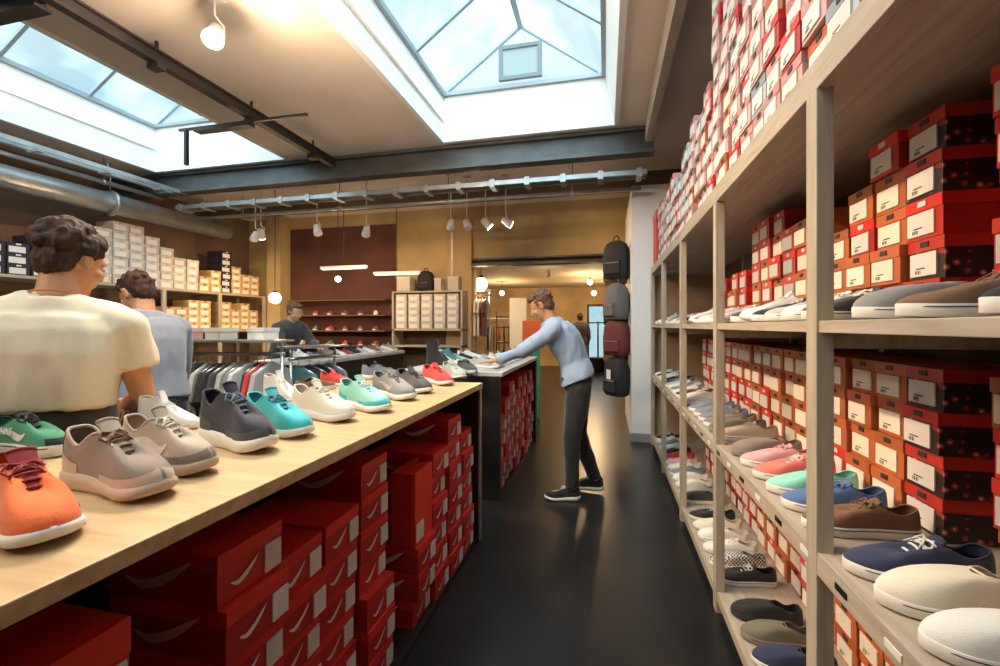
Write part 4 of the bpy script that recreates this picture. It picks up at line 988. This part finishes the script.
def head(mb, M):
    b0 = len(mb.v)
    mb.ell((0, -.012, .030), (.074, .094, .088), 20, 14); mb.ell((0, .018, -.030), (.060, .070, .082), 18, 12); mb.ell((0, .055, -.088), (.026, .026, .022), 12, 8)
    mb.ell((0, .010, -.070), (.050, .058, .045), 14, 8)
    capsule(mb, (0, .078, .018), .009, (0, .100, -.022), .0135, 10); mb.ell((.011, .090, -.026), (.009, .010, .008), 8, 6); mb.ell((-.011, .090, -.026), (.009, .010, .008), 8, 6)
    mb.ell((0, .080, -.052), (.022, .013, .007), 10, 6); mb.ell((0, .079, -.062), (.019, .013, .008), 10, 6)
    capsule(mb, (-.045, .070, .022), .010, (.045, .070, .022), .010, 8)
    for s_ in (-1, 1):
        mb.ell((s_*.042, .060, -.025), (.020, .022, .022), 10, 8)
        for k in range(7):
            a = -1.9+k*.62; capsule(mb, (s_*(.074+.010*max(0, -math.cos(a*.5))), -.006-.016*math.cos(a)*1.0, .004+.030*math.sin(a)), .0045, (s_*(.076+.009), -.006-.016*math.cos(a+.62), .004+.030*math.sin(a+.62)), .0045, 6)
        mb.ell((s_*.074, .0, .0), (.007, .013, .024), 8, 6)
    tmb(mb, b0, M)
def hair_mesh(M, style, seed=1):
    r = random.Random(seed); mb = MB()
    mb.ell((0, -.030, .046), (.082, .090, .088), 20, 12); mb.ell((0, -.055, -.005), (.070, .058, .072), 18, 10); mb.ell((0, .030, .090), (.062, .052, .034), 16, 8)
    n = 90 if style == 'curly' else 40
    for i in range(n):
        a = r.uniform(0, 2*PI); e = r.uniform(-.1, 1.0); x = .082*math.cos(a)*math.cos(e*1.4); y = -.028+.092*math.sin(a)*math.cos(e*1.4); z = .046+.088*math.sin(e*1.4)
        if y > .045 and z < .085: continue
        if abs(x) > .055 and z < .035 and y > -.035: continue
        q = .022 if style == 'curly' else .014
        mb.ell((x, y, z), (q*r.uniform(.7, 1.2),)*3, 8, 6)
    for s_ in (-1, 1): mb.ell((s_*.072, .006, .036), (.010, .020, .028), 8, 6)
    tmb(mb, 0, M)
    return meld(mb, 'hair', .006, 3, (.006, 60, (1, 1, .6)))
def person(label, loc, rz, P, shirt_m, trouser_m, shirt_kind, hair_m, hstyle='short', voxel=.007, shoe_col='black', skin=M_skin, sc_=1.0, group=None, lower=True):
    t = thing('person', label, 'person', loc, rz, group, sc_)
    V = {k: Vector(v) for k, v in P.items() if not k.startswith('_')}
    yaw, pitch, roll = P.get('_head', (0, 0, 0)); HM = head_mat(V['head'], yaw, pitch, roll)
    up = (V['neck']-V['pelvis']).normalized(); R = (V['shR']-V['shL']).normalized(); Fv = up.cross(R).normalized()
    if Fv.y < 0 and abs(R.y) < .5: pass
    mb = MB()
    def torso(mb, g=0.0, lo=0.0, hi=1.0, hem=0):
        a, c_ = V['pelvis'], V['neck']
        prof = [(-.04, .150, .100), (.05, .165, .118), (.18, .158, .108), (.34, .142, .102), (.52, .155, .112), (.70, .170, .120), (.84, .178, .112), (.93, .150, .092), (1.0, .085, .066)]
        rg = []
        for f, w_, d_ in prof:
            if f < lo or f > hi: continue
            p = a.lerp(c_, f) if f <= 1 else c_; bend = V.get('mid')
            if bend is not None: p = a*(1-f)**2+bend*2*f*(1-f)+c_*f*f
            rg.append((p, R*(w_+g+(hem if f < .3 else 0)), Fv*(d_+g+(hem if f < .3 else 0))))
        loft(mb, rg)
    torso(mb)
    capsule(mb, V['neck']-up*.03, .062, V['head']+(HM.to_3x3() @ Vector((0, -.025, -.05))), .054)
    head(mb, HM)
    for s_ in 'LR':
        sh, el, wr = V['sh'+s_], V['el'+s_], V['wr'+s_]
        capsule(mb, V['neck'].lerp(sh, .35)-up*.02, .058, sh, .054); chain(mb, [sh, sh.lerp(el, .4), el], [.054, .050, .038]); chain(mb, [el, el.lerp(wr, .3), wr], [.038, .041, .026])
        hd = (wr-el).normalized(); hn = P.get('_palm'+s_, (0, 0, -1)); hn = Vector(hn); sdv = hd.cross(hn).normalized()*(-1 if s_ == 'R' else 1); sdv = P.get('_thumb'+s_) or sdv
        hdir = Vector(P.get('_hdir'+s_) or hd); hand(mb, wr, hdir, hn, sdv, P.get('_curl', .3))
        if lower:
            hp, kn_, an = V['hip'+s_], V['kn'+s_], V['an'+s_]
            chain(mb, [hp, hp.lerp(kn_, .4), kn_], [.088, .080, .056]); back = Vector((0, -.012, 0)); chain(mb, [kn_, kn_.lerp(an, .3)+back, an], [.053, .056, .036])
            capsule(mb, an+Vector((0, 0, -.03)), .034, an+V['toe'+s_]*.16+Vector((0, 0, -.05)), .026)
    body = meld(mb, 'body', voxel, 5); obj('body', body, skin, t)
    obj('hair', hair_mesh(HM, hstyle), hair_m, t)
    for s_ in (-1, 1):
        e = MB().ell((0, 0, 0), (.012, .012, .010), 12, 8).build('eye', mat('eye_white', (.7, .68, .65), .2), t)
        e.matrix_local = HM @ Matrix.Translation((s_*.030, .073, .004))
        MB().ell((0, .0105, 0), (.0055, .003, .0055), 10, 6).build('iris', M_black, e)
    # shirt
    sb = MB(); g = .022
    torso(sb, g, lo=P.get('_hem', .0)-.01, hi=.95, hem=P.get('_flare', 0))
    nk = V['neck']; loft(sb, [(nk-up*.14, R*.185, Fv*.122), (nk-up*.07, R*.155, Fv*.110), (nk-up*.015, R*.108, Fv*.094), (nk+up*.022, R*.080, Fv*.080)])
    for s_ in 'LR':
        sh, el, wr = V['sh'+s_], V['el'+s_], V['wr'+s_]
        capsule(sb, V['neck'].lerp(sh, .3)-up*.018, .084, sh, .076)
        if shirt_kind == 'short': capsule(sb, sh, .074, sh.lerp(el, .56), .070, flat1=True)
        else: chain(sb, [sh, sh.lerp(el, .4), el], [.074, .068, .056]); capsule(sb, el, .056, el.lerp(wr, .93), .040, flat1=True)
    obj('shirt', meld(sb, 'shirt', .010, 4, (.010, 7, (1.6, 1.6, .5))), shirt_m, t)
    if lower:
        tb = MB(); a = V['pelvis']; c_ = V['neck']
        loft(tb, [(a.lerp(c_, -.07), R*.165, Fv*.118), (a.lerp(c_, .04), R*.182, Fv*.133), (a.lerp(c_, .14), R*.178, Fv*.126), (a.lerp(c_, P.get('_waist', .20)), R*.168, Fv*.120)])
        for s_ in 'LR':
            hp, kn_, an = V['hip'+s_], V['kn'+s_], V['an'+s_]
            chain(tb, [hp, hp.lerp(kn_, .4), kn_], [.102, .092, .070]); chain(tb, [kn_, kn_.lerp(an, .35)], [.070, .066]); capsule(tb, kn_.lerp(an, .35), .066, an+Vector((0, 0, .01)), .056, flat1=True)
        obj('trousers', meld(tb, 'trousers', .011, 4, (.008, 9, (1, 1, .6))), trouser_m, t)
        for s_ in 'LR':
            an = V['an'+s_]; tv = V['toe'+s_]; yaw_ = math.atan2(tv.y, tv.x)
            o = obj('shoe', simple_mesh('runner'), [fab(shoe_col), M_rubber, fab('white'), fab('charcoal')], t)
            o.location = an+Vector((math.cos(yaw_)*.075, math.sin(yaw_)*.075, -an.z+P.get('_lift'+s_, 0))); o.rotation_euler = (0, 0, yaw_); o.scale = (.98, 1.05, 1.0)
    return t
def clothm(n, c): return mat(n, c, .85, var=.08, bump=.15, scale=300, sheen=.3)
# 1 the customer in the pale tee, seen from behind
x, y = atd(54, 1.52)
away = math.atan2(y, x)           # direction he looks away along
rz = away-PI/2-.25
P1 = dict(pelvis=(0, .0, .94), mid=(0, -.02, 1.2), neck=(0, .01, 1.475), head=(.035, .055, 1.625), shL=(-.185, .0, 1.405), shR=(.185, .0, 1.395), elL=(-.25, .03, 1.13), wrL=(-.16, .25, 1.08),
          elR=(.235, .05, 1.13), wrR=(.15, .27, 1.08), hipL=(-.09, 0, .92), hipR=(.09, 0, .92), knL=(-.11, .02, .50), knR=(.11, .02, .50), anL=(-.12, -.02, .09), anR=(.12, -.02, .09), toeL=(-.1, 1, 0), toeR=(.1, 1, 0),
          _head=(-.72, -.28, .0), _hem=.30, _flare=.02, _waist=.36, _palmL=(1, 0, -.2), _palmR=(-1, 0, -.2))
pp = person('person seen from behind in a cream short-sleeved tee and cord necklace, looking down', (x, y, 0), rz, P1, clothm('cream_tee', (.86, .74, .54)), clothm('dark_brown_trousers', (.035, .024, .018)), 'short', M_hair, 'curly', .006)
nk = [Vector((.066*math.cos(a), .075*math.sin(a)*.9+.010, 1.508+.012*math.sin(a)*-1)) for a in [2*PI*i/24 for i in range(24)]]
MB().tube(nk, .0035, 6, closed=True).build('necklace', mat('cord_orange', (.55, .22, .08), .6), pp)
# 2 shopper in grey-blue shirt
x, y = atd(149, 2.62); rz = math.atan2(y, x)-PI/2+.45
P2 = dict(pelvis=(0, -.05, .93), mid=(0, -.05, 1.2), neck=(0, .06, 1.46), head=(0, .13, 1.585), shL=(-.175, .03, 1.38), shR=(.175, .03, 1.38), elL=(-.22, .12, 1.12), wrL=(-.12, .34, 1.10), elR=(.23, .10, 1.11), wrR=(.14, .33, 1.06),
          hipL=(-.09, -.05, .9), hipR=(.09, -.05, .9), knL=(-.1, -.03, .49), knR=(.1, -.03, .49), anL=(-.11, -.07, .09), anR=(.11, -.07, .09), toeL=(-.1, 1, 0), toeR=(.1, 1, 0), _head=(.25, -.55, 0), _hem=.05, _waist=.2)
person('person in a grey-blue long-sleeved shirt with head bowed, beside the wall shelves', (x, y, 0), rz, P2, clothm('grey_blue_shirt', (.26, .29, .36)), clothm('black_trousers', (.02, .02, .025)), 'long', M_hair, 'short', .008)
# 3 man in blue shirt leaning on the second counter; faces -X
x, y = -.24, 3.72; rz = PI/2+.05
P3 = dict(pelvis=(0, -.02, .93), mid=(0, .0, 1.2), neck=(0, .20, 1.43), head=(.0, .285, 1.56), shL=(-.18, .17, 1.37), shR=(.18, .17, 1.37), elL=(-.20, .40, 1.21), wrL=(-.13, .635, 1.115), elR=(.21, .40, 1.21), wrR=(.13, .635, 1.115),
          hipL=(-.09, -.03, .90), hipR=(.09, -.03, .90), knL=(-.10, .03, .49), knR=(.10, -.02, .50), anL=(-.10, .03, .09), anR=(.10, -.16, .10), toeL=(-.1, 1, 0), toeR=(.15, 1, 0), _liftR=.02, _head=(0, -.5, 0), _hem=.0, _waist=.18, _flare=.012,
          _palmL=(0, 0, -1), _palmR=(0, 0, -1), _thumbL=(1, 0, 0), _thumbR=(-1, 0, 0), _hdirL=(0, 1, -.12), _hdirR=(0, 1, -.12), _curl=.12)
person('person in a light blue shirt and black trousers leaning both hands on the counter', (x, y, 0), rz, P3, clothm('light_blue_shirt', (.33, .45, .64)), clothm('black_jeans', (.015, .015, .018)), 'long', M_hairb, 'short', .0075)
# 4 shopper in dark clothes behind the low table
x, y = -4.05, 4.95; rz = -PI/2-.25
P4 = dict(pelvis=(0, -.06, .93), mid=(0, .0, 1.2), neck=(0, .14, 1.44), head=(0, .21, 1.575), shL=(-.175, .11, 1.37), shR=(.175, .11, 1.37), elL=(-.2, .30, 1.18), wrL=(-.1, .52, 1.13), elR=(.22, .26, 1.15), wrR=(.14, .46, 1.08),
          hipL=(-.09, -.07, .9), hipR=(.09, -.07, .9), knL=(-.1, -.05, .49), knR=(.1, -.05, .49), anL=(-.11, -.1, .09), anR=(.11, -.1, .09), toeL=(-.1, 1, 0), toeR=(.1, 1, 0), _head=(0, -.35, 0), _hem=.05, _waist=.2)
person('person in dark clothes reaching over the low display table', (x, y, 0), rz, P4, clothm('charcoal_top', (.05, .055, .065)), clothm('black_trousers', (.02, .02, .025)), 'long', M_hairb, 'short', .010, skin=mat('pink_skin', (.62, .36, .26), .55, var=.1, scale=10))
# 5 far person in the aisle
x, y = atd(580, 11.8)
P5 = dict(pelvis=(0, 0, .93), mid=(0, 0, 1.2), neck=(0, .01, 1.47), head=(0, .03, 1.61), shL=(-.18, 0, 1.40), shR=(.18, 0, 1.40), elL=(-.24, 0, 1.13), wrL=(-.23, .08, .88), elR=(.24, 0, 1.13), wrR=(.23, .08, .88),
          hipL=(-.09, 0, .9), hipR=(.09, 0, .9), knL=(-.11, .02, .49), knR=(.11, .02, .49), anL=(-.12, 0, .09), anR=(.12, 0, .09), toeL=(-.1, 1, 0), toeR=(.1, 1, 0), _hem=.05, _palmL=(1, 0, 0), _palmR=(-1, 0, 0), _thumbL=(0, 1, 0), _thumbR=(0, 1, 0))
person('person in black standing in the far aisle before the glass door', (x, y, 0), .3, P5, clothm('black_top', (.03, .028, .028)), clothm('black_trousers', (.02, .02, .025)), 'long', M_hair, 'short', .011)
# ------------------------------------------------------------------ light of the place
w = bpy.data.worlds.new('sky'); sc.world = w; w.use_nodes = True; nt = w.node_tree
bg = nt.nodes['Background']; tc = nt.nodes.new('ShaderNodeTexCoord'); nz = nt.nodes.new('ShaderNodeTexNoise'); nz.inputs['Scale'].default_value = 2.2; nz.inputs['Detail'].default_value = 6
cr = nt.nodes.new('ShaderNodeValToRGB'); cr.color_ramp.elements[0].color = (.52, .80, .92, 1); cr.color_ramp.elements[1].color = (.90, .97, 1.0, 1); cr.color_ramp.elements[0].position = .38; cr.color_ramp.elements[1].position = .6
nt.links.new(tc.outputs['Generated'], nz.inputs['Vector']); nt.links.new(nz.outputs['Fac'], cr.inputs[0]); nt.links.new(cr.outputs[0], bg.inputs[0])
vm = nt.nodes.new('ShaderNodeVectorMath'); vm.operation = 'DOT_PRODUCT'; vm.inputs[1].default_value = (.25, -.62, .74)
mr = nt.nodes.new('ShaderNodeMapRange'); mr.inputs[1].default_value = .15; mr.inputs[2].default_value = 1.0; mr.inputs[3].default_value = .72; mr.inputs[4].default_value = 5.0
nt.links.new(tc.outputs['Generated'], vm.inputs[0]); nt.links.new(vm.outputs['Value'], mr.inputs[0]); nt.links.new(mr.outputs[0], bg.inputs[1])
# extra unseen ceiling spotlights; the aisle one is added to brighten the end wall
extra = [((-1.95, 1.1, 3.3), (.8, .6, .9), 50, W1, 1.3, 'white spotlight by the skylight edge, lighting the shoes on the lowest shelves'), ((-1.95, 1.6, 3.3), (.85, 2.6, .9), 150, W2, 1.1, 'white spotlight by the skylight edge aimed at the second and third shelving bays'),
         ((-1.95, 1.95, 3.35), (.5, 4.6, 1.3), 90, W2, .8, 'white spotlight by the skylight edge aimed down the aisle to the white shoes'), ((.28, 1.5, 3.35), (.33, 5.62, 1.9), 75, (1, .93, .82), .55, 'added unseen spotlight over the aisle that brightens the white end wall')]
for a, b_, e_, cl, sp, lb in extra: spotlamp(lb, a, b_, e_, cl, spot=sp)
spotlamp('white spotlight over the rear room aimed at the ochre walls', (-1.2, 9.5, 2.5), (-1.5, 12, 1.0), 80, W1, ceil=2.75, spot=2.4)
spotlamp('white spotlight out past the side skylight aimed at the left wall boxes', (-4.6, 1.4, 3.35), (-6.3, 4.9, 2.0), 120, W1, spot=1.9)
sc.cycles.use_denoising = True
try: sc.cycles.denoiser = 'OPENIMAGEDENOISE'
except Exception: pass
sc.cycles.max_bounces = 7; sc.cycles.diffuse_bounces = 4; sc.cycles.transparent_max_bounces = 8; sc.cycles.sample_clamp_indirect = 4
sc.view_settings.view_transform = 'Standard'; sc.view_settings.look = 'None'; sc.view_settings.gamma = 1; sc.view_settings.use_curve_mapping = False
sc.view_settings.exposure = 0.55
dup_ = [k for k, v in USED.items() if v > 1]
if dup_: print('DUPLICATE LABELS', len(dup_), dup_[:8])
